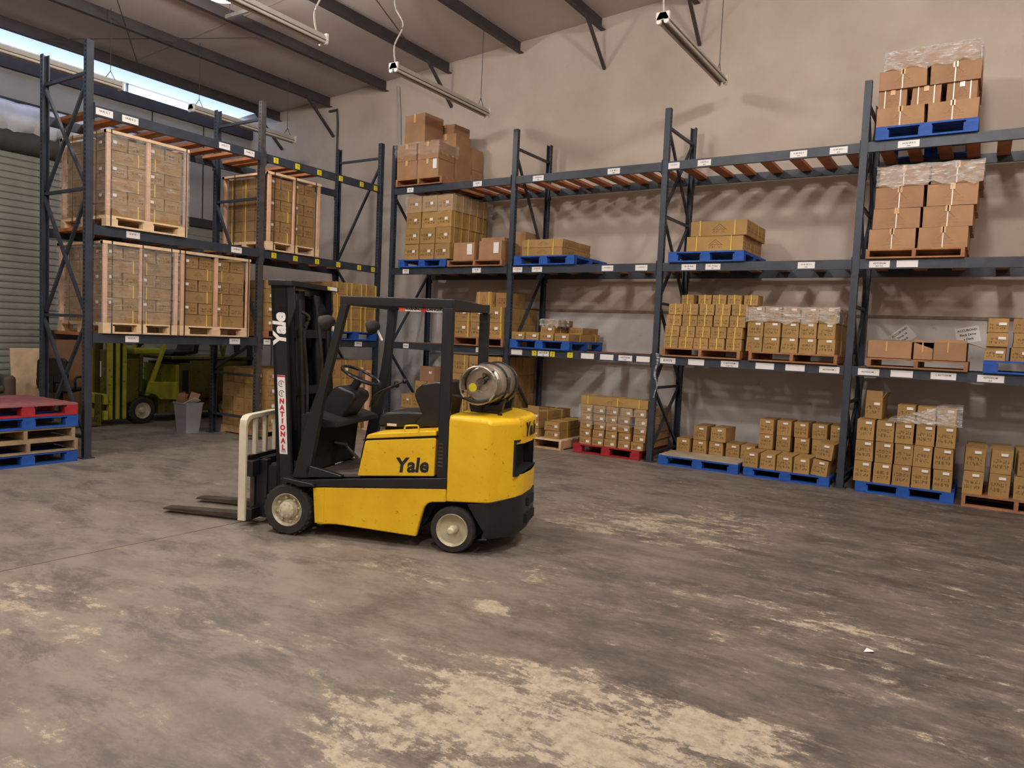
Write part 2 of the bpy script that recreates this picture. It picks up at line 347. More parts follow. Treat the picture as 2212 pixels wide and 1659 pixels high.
# roller shutter: separate slats
dr = MB().box(XL-.06, XL-.03, -8.6, -1.15, 0, 4.5).build('door_1', M['shutter']); tag(dr, kind='structure')
sl = MB()
pr_ = [(XL-.03, 0), (XL-.005, .012), (XL-.002, .06), (XL-.008, .1), (XL-.03, .115)]
sl.add([(a, y, b) for y in (-8.6, -1.15) for a, b in pr_], [(0,1,6,5),(1,2,7,6),(2,3,8,7),(3,4,9,8)])
me = sl.mesh('slat', M['shutter'])
for k in range(38): ob('slat', me, dr, (0, 0, k*.118))
MB().cyl((XL+.05, -8.7, 4.68), (XL+.05, -1.1, 4.68), .2, n=20).build('shutter_drum', pbr('drum_dark', srgb(84, 82, 78), .7), dr, smooth=True)
d2 = MB().box(XL-.05, XL-.03, -.95, .62, 0, 3.72).build('door_2', M['shutter']); tag(d2, kind='structure')
me2 = MB().box(XL-.03, XL-.01, -.95, .62, 0, .16).mesh('slat', M['shutter'])
for k in range(21): ob('slat', me2, d2, (0, 0, .02+k*.176))
# sagging white insulation blanket over the big shutter
b = MB(); NY, NZ = 90, 10; vs = []
for j in range(NZ+1):
    for i in range(NY+1):
        y = -8.6 + 7.45*i/NY; t = j/NZ
        z = 5.30 - t*(.50 + .05*math.sin(y*3.1) + .06*math.sin(y*9.7)); x = XL + .06 + .17*math.sin(t*2.4) + .025*math.sin(y*13 + t*3) + .02*math.sin(y*29)*t
        vs.append((x, y, z))
b.add(vs, [(j*(NY+1)+i, j*(NY+1)+i+1, (j+1)*(NY+1)+i+1, (j+1)*(NY+1)+i) for j in range(NZ) for i in range(NY)])
o = b.build('insulation_blanket', M['insul'], smooth=True); o.modifiers.new('solid', 'SOLIDIFY').thickness = .02
tag(o, 'white sagging insulation blanket above the roller shutter on the left wall', 'insulation')
# sloped ceiling with Z purlins
M['ceil'] = pbr('roof_liner', srgb(208, 197, 192), .85, 0, .05, .8)
cm = MB().prism([(XL-.3, ceil_z(XL-.3)), (XR+.3, ceil_z(XR+.3)), (XR+.3, ceil_z(XR+.3)+.1), (XL-.3, ceil_z(XL-.3)+.1)], YF-.3, YW+.3)
ce = cm.build('ceiling', M['ceil']); tag(ce, kind='structure')
PUR = [-4.56 + 1.553*k for k in range(11)]
for x in PUR:
    z = ceil_z(x)
    p = [(x-.07, z+.01), (x+.005, z+.01), (x+.005, z-.19), (x+.08, z-.19), (x+.08, z-.2), (x-.01, z-.2), (x-.01, z-.005), (x-.07, z-.005)]
    MB().prism([(a, b_) for a, b_ in p], YF, YW-.005).build('purlin', M['purlin'], ce)
for x in (-4.45, -2.87, .2, 3.3, 4.87):      # flange braces from purlin down to the wall
    z = ceil_z(x)-.2; MB().bar((x, .55, z), (x, YW-.01, z-.62), .045, .045).build('flange_brace', M['purlin'], ce)
for y in (-8, -5, -2): MB().box(XL, XR, y, y+.02, 0, .004).build('liner_seam', M['lampgrey'], ce)
for o in ce.children:
    if o.name.startswith('liner_seam'):
        o.rotation_euler = (0, -math.atan(.0665), 0); o.location = (0, 0, ceil_z(0)-.006)
for k, (x0, y0, x1, y1) in enumerate(((-4.5, -3.6, -1.5, -1.6), (-1.4, -4.2, -4.5, -1.9), (1.7, -3.4, .2, .2), (3.3, -1.0, 6.3, -.6))):
    MB().cyl((x0, y0, ceil_z(x0)-.19), (x1, y1, ceil_z(x1)-.19), .008, n=6).build('sag_rod', M['purlin'], ce)

# ------------------------------------------------------------------ lamps
def tube_lamp(x, y0, y1, z, label, hang=(), cordx=None):
    t = thing('fluorescent_strip_light', label, 'ceiling light', (x, (y0+y1)/2, z), 0, 'unlit fluorescent strip lights'); L = (y1-y0)/2
    MB().prism([(-.035, .075), (.035, .075), (.075, .0), (-.075, .0)], -L, L).build('housing', M['lampgrey'], t)
    me = MB().cyl((0, -L+.04, -.022), (0, L-.04, -.022), .019, n=10).mesh('tube', M['tubeoff'], True)
    for s in (-.045, .045): ob('tube', me, t, (s, 0, 0))
    for s in (-L, L-.03):
        e = MB(); e.box(-.078, .078, s, s+.03, -.005, .08)
        for q in (-.045, .045): e.cyl((q, s, -.022), (q, s+.03, -.022), .03, n=10)
        e.build('end_cap', M['white'], t)
    for hy in hang:
        h = MB(); zc = ceil_z(x)-z-.02
        h.cyl((0, hy, .2), (0, hy, zc), .005, n=6); h.cyl((0, hy, .2), (0, hy-.08, .07), .005, n=6); h.cyl((0, hy, .2), (0, hy+.08, .07), .005, n=6)
        h.build('hanger', M['purlin'], t)
    if cordx is not None:
        zc = ceil_z(x)-z; pts = spline([(0, cordx, .08), (.02, cordx-.05, .3), (.09, cordx+.03, .6), (-.03, cordx-.02, .9), (.05, cordx, zc)], 8)
        MB().tube(pts, .012).build('power_cord', M['lampgrey'], t, True)
    return t
tube_lamp(1.64, -1.88, .41, 5.3, 'unlit strip light hanging above the brown boxes on the top shelf', (.95,), -1.1)
tube_lamp(5.49, -1.69, .56, 5.3, 'unlit white strip light hanging high above the middle rack bays', (.95,), -1.1)
tube_lamp(1.47, -5.35, -2.98, 5.3, 'unlit strip light near the glowing lamp at the top edge', (), 1.05)
tube_lamp(-2.88, -5.5, -3.15, 5.3, 'unlit strip light in front of the daylight strip, left of the rack', (1.0,))
tube_lamp(-2.85, -1.98, .24, 5.3, 'unlit strip light behind the second post of the left rack', (-.95, .95))
for k, (x, y, z, w, lb) in enumerate(HIGHBAYS):
    t = thing('high_bay_lamp', 'glowing high-bay lamp ' + lb, 'ceiling light', (x, y, z), 0, 'high-bay lamps')
    MB().lathe((0,0,0), (0,0,1), [(.24, .15), (.27, .16), (.3, .12), (.48, .11), (.49, .0001)], 20).build('ballast_housing', M['galv'], t, True)
    MB().lathe((0,0,0), (0,0,1), [(0, .0001), (.005, .12), (.04, .2), (.12, .22), (.2, .19), (.24, .15)], 24).build('glowing_bowl', emis('lamp_bowl', WARM, w*LK), t, True)
    MB().cyl((0,0,.48), (0,0,ceil_z(x)-z-.02), .012, n=8).build('stem', M['purlin'], t)
for (x, y), lb in (((-.65, -2.62), 'lower'), ((-.1, -2.72), 'upper')):
    t = MB().box(-.38, .38, -.02, .02, 0, .055).build('mounting_channel', M['galv']); t.location = (x, y, ceil_z(x)-.3 - (.12 if lb == 'lower' else 0))
    MB().cyl((-.3,0,.05), (-.3,0,.42), .005, n=6).build('hanger', M['purlin'], t); MB().cyl((.3,0,.05), (.3,0,.42), .005, n=6).build('hanger', M['purlin'], t)
    tag(t, 'bare metal mounting channel beside the glowing lamp, %s of two' % lb, 'bracket', 'mounting channels')
# conduits on the back wall
for pts, lb in ((((-1.1, YW-.04, 6.4), (-1.05, YW-.04, 5.9), (-1.03, YW-.04, 5.5), (-1.0, YW-.04, 5.1), (-.85, YW-.05, 4.85), (-.5, YW-.06, 4.5)), 'grey conduit running down the wall beside the top brown boxes'),
                (((-2.97, YW-.05, 6.16), (-2.74, YW-.05, 6.17), (-2.74, YW-.05, 6.1), (-2.72, YW-.05, 5.9), (-2.72, YW-.05, 4.5), (-2.72, YW-.05, 2.2)), 'thin bent conduit on the wall behind the left rack corner')):
    o = MB().tube(pts, .03 if 'grey' in lb else .02, 10).build('electrical_conduit', M['lampgrey'] if 'grey' in lb else M['purlin'], None, True); tag(o, lb, 'conduit')
# paper signs on the wall
for x, z, rot, lines, lb in ((7.87, 1.90, 40, ('ACCUBOND', 'Drop 16', 'Deck'), 'paper note taped at a steep tilt on the wall behind the low cartons'), (8.6, 1.94, 12, ('ACCUBOND', 'Black Drive', 'x Deck'), 'paper note with black lettering above the open carton')):
    o = MB().box(-.13, .13, -.003, 0, -.1, .1).build('paper_note', M['tagw']); o.location = (x, YW-.014, z); o.rotation_euler = (0, -R(rot), 0); tag(o, lb, 'note')
    for i, s in enumerate(lines): ob('lettering', text_mesh(s, .038, M['ink'], 0, .0008), o, (0, -.004, .06-i*.055), (R(90), 0, 0))

# ------------------------------------------------------------------ pallet racking
Z1, Z2, Z3, ZT, DEP = 1.495, 2.769, 4.140, 4.865, 1.09
XU = [0, 2.481, 4.944, 7.42, 9.9]; YL = [-5.068, -2.646, -.183]; XLR = -.09
def frame(x, y, rz, label, hz, style, rowgroup, pm='rack'):
    t = thing('rack_upright_frame', label, 'rack frame', (x, y, 0), rz, rowgroup)
    for y0, s in ((0, 1), (DEP-.07, -1)):
        p = MB().prism([(-.04, y0), (.04, y0), (.04, y0+.07), (.028, y0+.07), (.028, y0+.012), (-.028, y0+.012), (-.028, y0+.07), (-.04, y0+.07)] if s > 0 else
                       [(-.04, y0+.07), (.04, y0+.07), (.04, y0), (.028, y0), (.028, y0+.058), (-.028, y0+.058), (-.028, y0), (-.04, y0)], 0, ZT, 'xy').build('post', M[pm if s > 0 else 'rack'], t)
        q = MB()
        for k in range(int(ZT/.0508)-1):
            z = .1 + k*.0508
            for sx in (-.0405, .0405): q.box(min(sx, sx*.985), max(sx, sx*.985), y0+.026, y0+.042, z, z+.024)
            fy = y0-.0005 if s > 0 else y0+.0705
        tag(q.build('slots', M['slot'], p), kind='stuff')
        MB().box(-.07, .07, y0-.03, y0+.1, 0, .012).build('base_plate', M['rack'], p)
    for z in hz: MB().box(-.018, .018, .07, DEP-.07, z-.018, z+.018).build('horizontal_brace', M['rack'], t)
    for a, b_, sgn in style:
        ya, yb = (.06, DEP-.06) if sgn > 0 else (DEP-.06, .06)
        MB().bar((.012*sgn, ya, a), (.012*sgn, yb, b_), .034, .034, (1, 0, 0)).build('diagonal_brace', M['rack'], t)
    return t
XB = lambda hs: [(hs[i]-.04, hs[i+1]+.04, s) for i in range(len(hs)-1) for s in (1, -1)]
hx = [4.62, 3.42, 2.22, 1.04, .12]
gb = 'upright frames of the back rack'; gl = 'upright frames of the left rack'
frame(XU[0], 0, 0, 'dark blue rack frame at the corner end of the back rack', [4.62, .12], [(3.98, 2.95, 1), (2.72, 1.4, -1), (1.3, .2, 1)], gb)
frame(XU[1], 0, 0, 'dark blue rack frame between the first and second back bays', [4.58, .12], [(4.45, 2.95, 1), (2.7, 1.3, -1), (1.2, .2, 1)], gb)
frame(XU[2], 0, 0, 'dark blue rack frame beside the half-empty blue floor pallet', hx, XB(hx), gb)
frame(XU[3], 0, 0, 'dark blue rack frame left of the tall brown box loads', hx, XB(hx), gb)
frame(XU[4], 0, 0, 'dark blue rack frame beyond the right edge', hx, XB(hx), gb)
hl = [4.5, 3.18, 1.69, .25]
frame(XLR, YL[0], R(90), 'tall dark blue rack frame at the near end of the left rack', hl, XB(hl), gl)
frame(XLR, YL[1], R(90), 'scuffed rack frame in the middle of the left rack', [4.62, 3.5, .93, .3], [(3.45, 1.75, -1), (1.45, 1.0, 1)], gl, 'rack_worn')
frame(XLR, YL[2], R(90), 'dark blue rack frame of the left rack next to the corner', [4.62, .12], [(4.5, 2.9, 1), (2.75, 1.6, -1), (1.4, .3, -1)], gl)

def beam(F, x0, x1, yf, ztop, label, group, tags=()):
    """F=(ox,oy,rz); local x along the beam, yf front face"""
    ox, oy, rz = F; t = thing('rack_beam', label, 'rack beam', (ox, oy, 0), rz, group)
    MB().box(x0+.045, x1-.045, yf, yf+.045, ztop-.115, ztop).build('beam', M['rack'], t)
    for a in (x0+.041, x1-.046): MB().box(a, a+.005, yf-.012, yf+.055, ztop-.17, ztop+.03).build('end_connector', M['rack'], t)
    for tg in tags:
        x, txt, w, colr = tg if len(tg) == 4 else tg + ('tagw',); 
        h = .078
        p = MB().box(x-w/2, x+w/2, yf-.003, yf, ztop-.1, ztop-.1+h).build('location_tag', M[colr], t)
        for i, s in enumerate([s for s in txt.split('|') if s]):
            sz = (.026 if 'ADT' in txt else (.034 if '|' in txt else .042)) if i == 0 else .018
            sz = min(sz, w*1.45/max(3, len(s)))
            ob('lettering', text_mesh(s, sz, M['ink'], 0, .0004), p, (x, yf-.0032, ztop-.052 - i*.03 if '|' in txt else ztop-.061), (R(90), 0, 0))
    return t
Zs = (Z1, Z2, Z3); lev = ('lowest', 'middle', 'top'); ordn = ('first', 'second', 'third', 'fourth', 'fifth', 'sixth', 'seventh', 'eighth', 'ninth', 'tenth', 'eleventh', 'twelfth')
TG = {(0,0): [(.42, 'AB-001', .12), (1.95, '1-02', .1)], (0,1): [(.36, '14 01|D', .14), (1.85, '15 02|D 2', .17)], (0,2): [(.4, '14 01|E 1', .14), (1.8, '15 02|E 2', .17)],
      (1,0): [(.2, '', .2), (.52, '14|02', .08, 'tagy'), (.68, 'JADTODUM|deck', .2), (.84, '14|03', .08, 'tagy'), (1.14, '14|04', .09, 'tagy'), (1.43, '', .21), (1.74, '', .21), (2.03, 'LADTODUM|deck', .21), (2.3, '', .2)],
      (1,1): [(.15, '15 43 36|D 1', .17), (.5, '15 43 37|D 2', .18), (1.68, '13 43 38 D 2|', .18), (2.2, '12 43 35 D 1|', .18)],
      (1,2): [(.45, '13 09 07 E 2|deck', .19), (1.7, '13 09 08 E 1|deck', .19)],
      (2,0): [(.2, 'RIVETS', .22), (.6, '', .22), (1.05, 'L ADTODUM|12 deck drive', .23), (1.5, '', .23), (1.87, '', .23), (2.27, 'ADTODUM 1', .23)],
      (2,1): [(.42, '36 x 8 deck|drive', .2), (.75, '36 x 10 deck|drive', .2), (1.92, '12 43 35 D 2|deck', .2)],
      (2,2): [(.13, '12 09 10 E 1|', .16), (.55, '12 09 09 E 2|deck', .18), (1.74, '12 09 09 E 2|deck', .2), (2.2, '12 09 09 E 1|deck', .2)],
      (3,0): [(.23, 'ADTODUM 1', .23), (.58, '', .23), (1.0, 'L ADTODUM|', .25), (1.45, 'ADTODUM|deck', .25), (1.95, '', .2)],
      (3,1): [(.26, 'ADTODUM|Black Deck', .22), (.55, '|', .22)], (3,2): [(.47, '14 32 09 E 2|deck', .22)]}
for b in range(4):
    for k, z in enumerate(Zs):
        lb = '%s front beam of the %s back rack bay from the corner, dark blue' % (lev[k], ordn[b])
        beam((0, 0, 0), XU[b], XU[b+1], -.008, z, lb, 'front beams of the back rack', [(XU[b] + g[0],) + tuple(g[1:]) for g in TG.get((b, k), ())])
        beam((0, 0, 0), XU[b], XU[b+1], DEP-.04, z, '%s rear beam against the wall in the %s back bay' % (lev[k], ordn[b]), 'rear beams of the back rack')
def TL(b, k):
    if b == 0: return {0: [(.52, '14 01 A 1|', .17), (2.0, '14 02 A 2|', .17)], 1: [(.52, '14 01 B 1|', .17), (2.0, '14 02 B 2|', .17)], 2: [(.16, '14 01 C 1|', .2), (.47, '14 02 C 2|', .2), (1.78, '14 03 C 3|', .17), (2.18, '14 04 C 4|', .17)]}[k]
    if k == 0: return [(.13, '14 05 A 1|', .12), (1.5, '14 06 A 2|', .17), (2.0, '14 07 A 3|', .17)]
    return [(x, '14|%02d' % i, .085, 'tagy') for i, x in enumerate((.22, .62, 1.05, 1.5, 1.97, 2.3))]
for b in range(2):
    for k, z in enumerate(Zs):
        lb = '%s front beam in the %s half of the left rack, dark blue' % (lev[k], ('near', 'far')[b])
        beam((XLR, 0, R(90)), YL[b], YL[b+1], -.008, z, lb, 'front beams of the left rack', [(YL[b] + g[0],) + tuple(g[1:]) for g in TL(b, k)])
        beam((XLR, 0, R(90)), YL[b], YL[b+1], DEP-.04, z, '%s rear beam in the %s half of the left rack' % (lev[k], ('near', 'far')[b]), 'rear beams of the left rack')
# loose wooden slats lying across the beams
slat_me = MB().box(-.07, .07, 0, 1.04, -.04, 0).mesh('slat', M['slat']); slat_me2 = MB().box(-.055, .055, 0, 1.04, -.05, 0).mesh('slat', M['slat'])
def slats(F, xs, z, where, group, narrow=False):
    for i, x in enumerate(xs):
        p = Matrix.Rotation(F[2], 3, 'Z') @ Vector((x, .025, 0)) + Vector((F[0], F[1], z))
        o = ob('support_slat', slat_me2 if narrow else slat_me, None, p, (0, 0, F[2] + R(rnd(-1.5, 1.5))))
        tag(o, '%s wooden slat from the left on the %s' % (ordn[i], where), 'wooden slat', group)
B0 = (0, 0, 0); BL = (XLR, 0, R(90))
for b in range(4):
    xs = [XU[b] + .2 + i*.3 for i in range(8)] if b != 2 else [5.12, 5.5, 5.84, 6.2, 6.56, 6.9, 7.24]
    slats(B0, xs, Z3+.001, 'top level of the %s back bay' % ordn[b], 'slats on the top level of the back rack')
    slats(B0, [XU[b] + .2 + i*.42 for i in range(6)], Z2+.001, 'middle level of the %s back bay' % ordn[b], 'slats on the middle level of the back rack')
    slats(B0, [XU[b] + .2 + i*.42 for i in range(6)], Z1+.001, 'lowest level of the %s back bay' % ordn[b], 'slats on the lowest level of the back rack')
for b in range(2):
    slats(BL, [YL[b] + .2 + i*.29 for i in range(8)] if b == 0 else [YL[b] + .13, YL[b] + .3, YL[b]+.75, YL[b]+.98, YL[b]+1.25], Z3+.001, 'top level, %s half of left rack' % ('near', 'far')[b], 'slats on the top level of the left rack')
    slats(BL, [YL[b] + .2 + i*.42 for i in range(6)], Z2+.001, 'middle level, %s half of left rack' % ('near', 'far')[b], 'slats on the middle level of the left rack')
    slats(BL, [YL[b] + .2 + i*.42 for i in range(6)], Z1+.001, 'lowest level, %s half of left rack' % ('near', 'far')[b], 'slats on the lowest level of the left rack')

# ------------------------------------------------------------------ pallets
_mc = {}
def cached(key, fn):
    if key not in _mc: _mc[key] = fn()
    return _mc[key]
class Fr:
    def __init__(s, x, y, z, rz=0): s.o = Vector((x, y, z)); s.rz = rz; s.m = Matrix.Rotation(rz, 3, 'Z')
    def p(s, x, y, z): return s.m @ Vector((x, y, z)) + s.o
FB = Fr(0, 0, 0); FL = Fr(XLR, 0, 0, R(90))
def pallet(F, x, y, z, w, d, kind, mat, label, group='loaded pallets', h=.14, topmat=None):
    t = thing('pallet', label, 'pallet', F.p(x, y, z), F.rz, group); tm = topmat or mat
    nb = 7; bw = d/nb*.82; bt = .02
    me = cached(('db', w, d, tm.name), lambda: MB().box(0, w, 0, bw, -bt, 0).mesh('deck_board', tm))
    for i in range(nb): ob('deck_board', me, t, (0, i*(d-bw)/(nb-1), h))
    if kind == 'block':
        me = cached(('bl', h, mat.name), lambda: MB().box(-.07, .07, -.05, .05, .02, h-.04).mesh('block', mat))
        for bx in (.07, w/2, w-.07):
            for by in (.05, d/2, d-.05): ob('block', me, t, (bx, by, 0))
        me = cached(('st', w, d, mat.name), lambda: MB().box(0, .12, 0, d, h-.04, h-.02).mesh('stringer_board', mat))
        for bx in (.0, w/2-.06, w-.12): ob('stringer_board', me, t, (bx, 0, 0))
        me = cached(('bb', w, d, mat.name), lambda: MB().box(0, w, 0, .1, 0, .02).mesh('bottom_board', mat))
        for by in (0, d/2-.05, d-.1): ob('bottom_board', me, t, (0, by, 0))
    else:
        me = cached(('sg', d, h, mat.name), lambda: MB().box(0, .04, 0, d, .018, h-bt).mesh('stringer', mat))
        for bx in (0, w/2-.02, w-.04): ob('stringer', me, t, (bx, 0, 0))
        me = cached(('bb2', w, mat.name), lambda: MB().box(0, w, 0, .09, 0, .018).mesh('bottom_board', mat))
        for by in (0, d/2-.045, d-.09): ob('bottom_board', me, t, (0, by, 0))
    return t

# ------------------------------------------------------------------ cartons
FACES = [(0,1,5,4),(2,3,7,6),(3,0,4,7),(1,2,6,5),(3,2,1,0),(4,5,6,7)]       # front back left right bottom top
def carton_mesh(w, d, h, style, var):
    fam, pats = style
    rr = random.Random(hash((round(w,3), round(d,3), round(h,3), var)) & 0xffff); j = lambda: rr.uniform(-.005, .005); w -= .012; d -= .01
    vs = [(-w/2,-d/2,0),(w/2,-d/2,0),(w/2,d/2,0),(-w/2,d/2,0),(-w/2,-d/2,h),(w/2,-d/2,h),(w/2,d/2,h),(-w/2,d/2,h)]
    vs = [(a+j(), b+j(), c if c == 0 else c-abs(j())) for a, b, c in vs]
    me = bpy.data.meshes.new('carton'); me.from_pydata(vs, [], FACES)
    mats = [M[fam+'_plain']] + [M[fam+'_'+p] for p in dict.fromkeys(pats.values())]
    for mt in mats: me.materials.append(mt)
    order = list(dict.fromkeys(pats.values()))
    for i, k in enumerate(('front', 'back', 'left', 'right', 'bottom', 'top')): me.polygons[i].material_index = 1 + order.index(pats[k]) if k in pats else 0
    uv = me.uv_layers.new(name='uv')
    for p in me.polygons:
        for li, c in zip(p.loop_indices, ((0,0),(1,0),(1,1),(0,1))): uv.data[li].uv = c
    me.update(); return me
def ring_mesh(w, d, h, off, axis, mat, tw=.012):
    """strap ring round the box: axis 'y' runs over front/top/back at x=off; 'x' over left/top/right at y=off"""
    e = .003; b = MB()
    if axis == 'y':
        b.box(off-tw/2, off+tw/2, -d/2-e-.001, -d/2+.001, 0, h+e); b.box(off-tw/2, off+tw/2, d/2-.001, d/2+e, 0, h+e); b.box(off-tw/2, off+tw/2, -d/2-e, d/2+e, h-.001, h+e)
    else:
        b.box(-w/2-e, -w/2+.001, off-tw/2, off+tw/2, 0, h+e); b.box(w/2-.001, w/2+e, off-tw/2, off+tw/2, 0, h+e); b.box(-w/2-e, w/2+e, off-tw/2, off+tw/2, h-.001, h+e)
    return b.mesh('strap', mat)
STY = {'gp': ('g', {'front': 'print', 'back': 'print'}), 'gl': ('g', {'front': 'logo', 'back': 'logo', 'left': 'print', 'right': 'print'}), 'tl': ('t', {'front': 'logo', 'back': 'logo', 'left': 'logo', 'right': 'logo'}),
       'gs': ('g', {'front': 'print', 'right': 'logo', 'left': 'logo'}), 'tp': ('t', {'front': 'print', 'left': 'print', 'right': 'print'}), 'br': ('b', {}), 'ba': ('b', {'front': 'arrow'}), 'tn': ('t', {})}
CI = [0]; STUFF = frozenset((1, 2, 3, 4, 20, 23, 26, 32, 34, 36, 38, 40, 42, 60, 61, 67, 68, 69, 70, 71, 77, 78, 84, 85, 87, 88, 90, 91, 93, 94, 96, 97, 99, 100, 106, 109, 111, 113, 115, 116, 117, 118, 119, 120, 121, 122, 124, 125, 126, 127, 128, 129, 130, 131, 132, 134, 135, 136, 137, 138, 139, 140, 141, 142, 143, 144, 145, 146, 147, 148, 149, 150, 151, 152, 156, 157, 158, 159, 160, 161, 162, 163, 164, 165, 166, 173, 174, 175, 176, 178, 180, 182, 183, 199, 200, 201, 207, 208, 209, 215, 216, 217, 219, 220, 221, 223, 224, 225, 227, 228, 229, 231, 232, 233, 235, 236, 237, 248, 254, 260, 262, 264, 265, 267, 269, 270, 272, 274, 275, 279, 280, 281, 282, 287, 288, 289, 303, 306, 309, 310, 311, 312, 314, 315, 316, 317, 319, 320, 321, 322, 324, 325, 326, 327, 330, 333, 336, 338, 340, 346, 353, 357, 360, 362, 365, 371, 375, 381, 385, 391, 399, 409, 419, 425, 431, 435, 441, 442, 445, 451, 472, 473, 474, 475, 476, 477, 479, 480, 481, 482, 483, 484, 486, 487, 488, 489, 490, 491, 492, 493, 494, 496, 497, 498, 501, 502, 503, 504, 506, 509, 510, 511, 513, 514, 519, 520, 525, 526, 531, 532, 533, 534, 535, 536, 537, 538, 539, 540, 541, 542, 543, 544, 545, 546, 547, 548, 549, 550, 552, 554, 556))
STF = []
def carton(F, x, y, z, w, d, h, style, label, group, rot=0, straps=(), sticker=None, smat='strapy', lean=0, tape=False):
    """(x,y,z) = left-front-bottom corner in the frame F"""
    v = random.randrange(3); CI[0] += 1
    me = cached(('c', round(w,3), round(d,3), round(h,3), style, v), lambda: carton_mesh(w, d, h, STY[style], v))
    mw = Matrix.Translation(F.p(x+w/2, y+d/2, z)) @ Matrix.Rotation(F.rz + R(rot), 4, 'Z') @ Matrix.Rotation(R(lean), 4, 'Y')
    parts = [('strap', cached(('s', round(w,3), round(d,3), round(h,3), ax, off, smat), lambda: ring_mesh(w, d, h, off, ax, M[smat])), (0,0,0)) for ax, off in straps]
    if sticker:
        sx, sz, sw, sh = sticker
        parts.append(('shipping_label', cached(('st', sw, sh), lambda: MB().box(-sw/2, sw/2, -.003, .001, -sh/2, sh/2).mesh('shipping_label', M['tagw'])), (sx*w - w/2, -d/2-.003, sz*h)))
    if sticker and F.rz: parts.append(('shipping_label', cached(('sl', sw, sh), lambda: MB().box(-.003, .004, -sw/2, sw/2, -sh/2, sh/2).mesh('shipping_label', M['tagw'])), (-w/2-.001, .1*d, sz*h)))
    if tape: parts.append(('tape', cached(('tp', round(w,3), round(d,3), round(h,3)), lambda: MB().box(-.025, .025, -d/2-.004, d/2+.004, h-.001, h+.0015).box(-.025, .025, -d/2-.004, -d/2+.001, h*.72, h).mesh('tape', M['tape'])), (0,0,0)))
    if CI[0] in STUFF:      # past the 300 that show largest: joined into one object at the end
        STF.append((me, mw)); STF.extend((pm, mw @ Matrix.Translation(pl)) for _, pm, pl in parts); return None
    o = ob('carton', me); o.matrix_world = mw; tag(o, label, 'carton', group)
    if not STUFF: o['ci'] = CI[0]
    for nm, pm, pl in parts: ob(nm, pm, o, pl)
    return o
def ordw(n): return ordn[n]
def rowname(k, nz): return 'bottom row' if k == 0 else ('top row' if k == nz-1 and nz > 1 else ordn[k] + ' row up')
def grid(F, x0, y0, z0, nx, ny, nz, w, d, h, style, phrase, group, desc='tan carton', side='right', gap=.006, skip=None, straps=(), sticker=None, smat='strapy', jit=1.5, drift=None, topvis=True, tape=False, step=None, eye=1.66):
    pw = step or (w+gap)
    for k in range(nz):
        for i in range(nx):
            for j in range(ny):
                edge = i == (nx-1 if side == 'right' else 0)
                top = (k == nz-1 or (skip and skip(i, j, k+1))) and topvis and z0 + (k+1)*h < eye
                if not (j == 0 or edge or top): continue
                if skip and skip(i, j, k): continue
                dx = drift(i, k) if drift else 0
                front = j == 0 or (skip and all(skip(i, q, k) for q in range(j)))
                lb = '%s, %s, %s from left%s, %s' % (desc, rowname(k, nz), ordw(i), '' if front else ', %s deep' % ordw(j), phrase)
                if nz == 1: lb = lb.replace('bottom row, ', '')
                st = sticker if front else None
                carton(F, x0 + i*pw + dx + rnd(-.004, .004)*jit, y0 + j*(d+.006) + rnd(-.006, .006)*jit, z0 + k*h, w, d, h-.002, style, lb, group, rnd(-1, 1)*jit, straps, st, smat, 0, tape)
def wrap(F, x, y, z0, w, d, h, label, dens='film', lumps=.012, topclosed=True):
    """wrinkled film sleeve round the top of a load"""
    b = MB(); n = 44; nz = 8; vs = []; per = [(0,0),(w,0),(w,d),(0,d)]
    rr = random.Random(len(label)); ph = [rr.uniform(0, 6) for _ in range(6)]
    for k in range(nz+1):
        t = k/nz
        for i in range(n):
            s = i/n*4; e = int(s); f = s-e; a = per[e]; c = per[(e+1)%4]
            px, py = a[0]+(c[0]-a[0])*f, a[1]+(c[1]-a[1])*f
            off = .008 + lumps*(.5+.5*math.sin(i*1.7+ph[0]+k*.8)*math.sin(i*.6+ph[1]+t*7))
            cx, cy = px-w/2, py-d/2; L = math.hypot(cx, cy); 
            z = z0 + t*h
            if k == 0: z += .05*math.sin(i*.9+ph[2])*h + .03*math.sin(i*2.3)
            vs.append((px + cx/L*off*1.3, py + cy/L*off*1.3, z + (.006*math.sin(i*2.1+ph[3]) if k == nz else 0)))
    fs = [(k*n+i, k*n+(i+1)%n, (k+1)*n+(i+1)%n, (k+1)*n+i) for k in range(nz) for i in range(n)]
    if topclosed:
        vs.append((w/2, d/2, z0+h+.008)); fs += [(nz*n+i, nz*n+(i+1)%n, len(vs)-1) for i in range(n)]
    b.add([tuple(F.m @ Vector(p)) for p in vs], fs); o = b.build('stretch_wrap', M[dens], None, True); o.location = F.o + F.m @ Vector((x, y, 0)); 
    return tag(o, label, 'plastic wrap', 'stretch wrap over loads')

PD = 1.05; YP = -.05
# ---------- back rack, floor level
pallet(FB, 2.6, -.06, 0, .97, 1.2, 'stringer', M['wood'], 'pale wood pallet on the floor behind the yellow forklift', h=.15, topmat=M['woodpale'])
ph = 'on the pale wood floor pallet'; gp = 'long cartons on the pale floor pallet'
for i, (x, n) in enumerate(((2.62, 3), (2.9, 3), (3.2, 2))):
    for k in range(n):
        c_ = carton(FB, x+.02, .0+rnd(0,.02), .15+k*.13, .22 if i < 2 else .27, 1.0, .128, 'gs', 'long brown carton, %s, %s stack from left, %s' % (rowname(k, n), ordn[i], ph), gp, rnd(-1, 1), [('x', -.25), ('x', .2)], (.78, .5, .05, .04))
        if i == 1 and k == 2 and c_: MB().box(-.1, .1, -.497, -.491, .125, .215).build('flap', M['g_plain'], c_)
pallet(FB, 3.76, -.03, 0, 1.05, 1.15, 'block', M['red'], 'red block pallet on the floor under the second bay', h=.14)
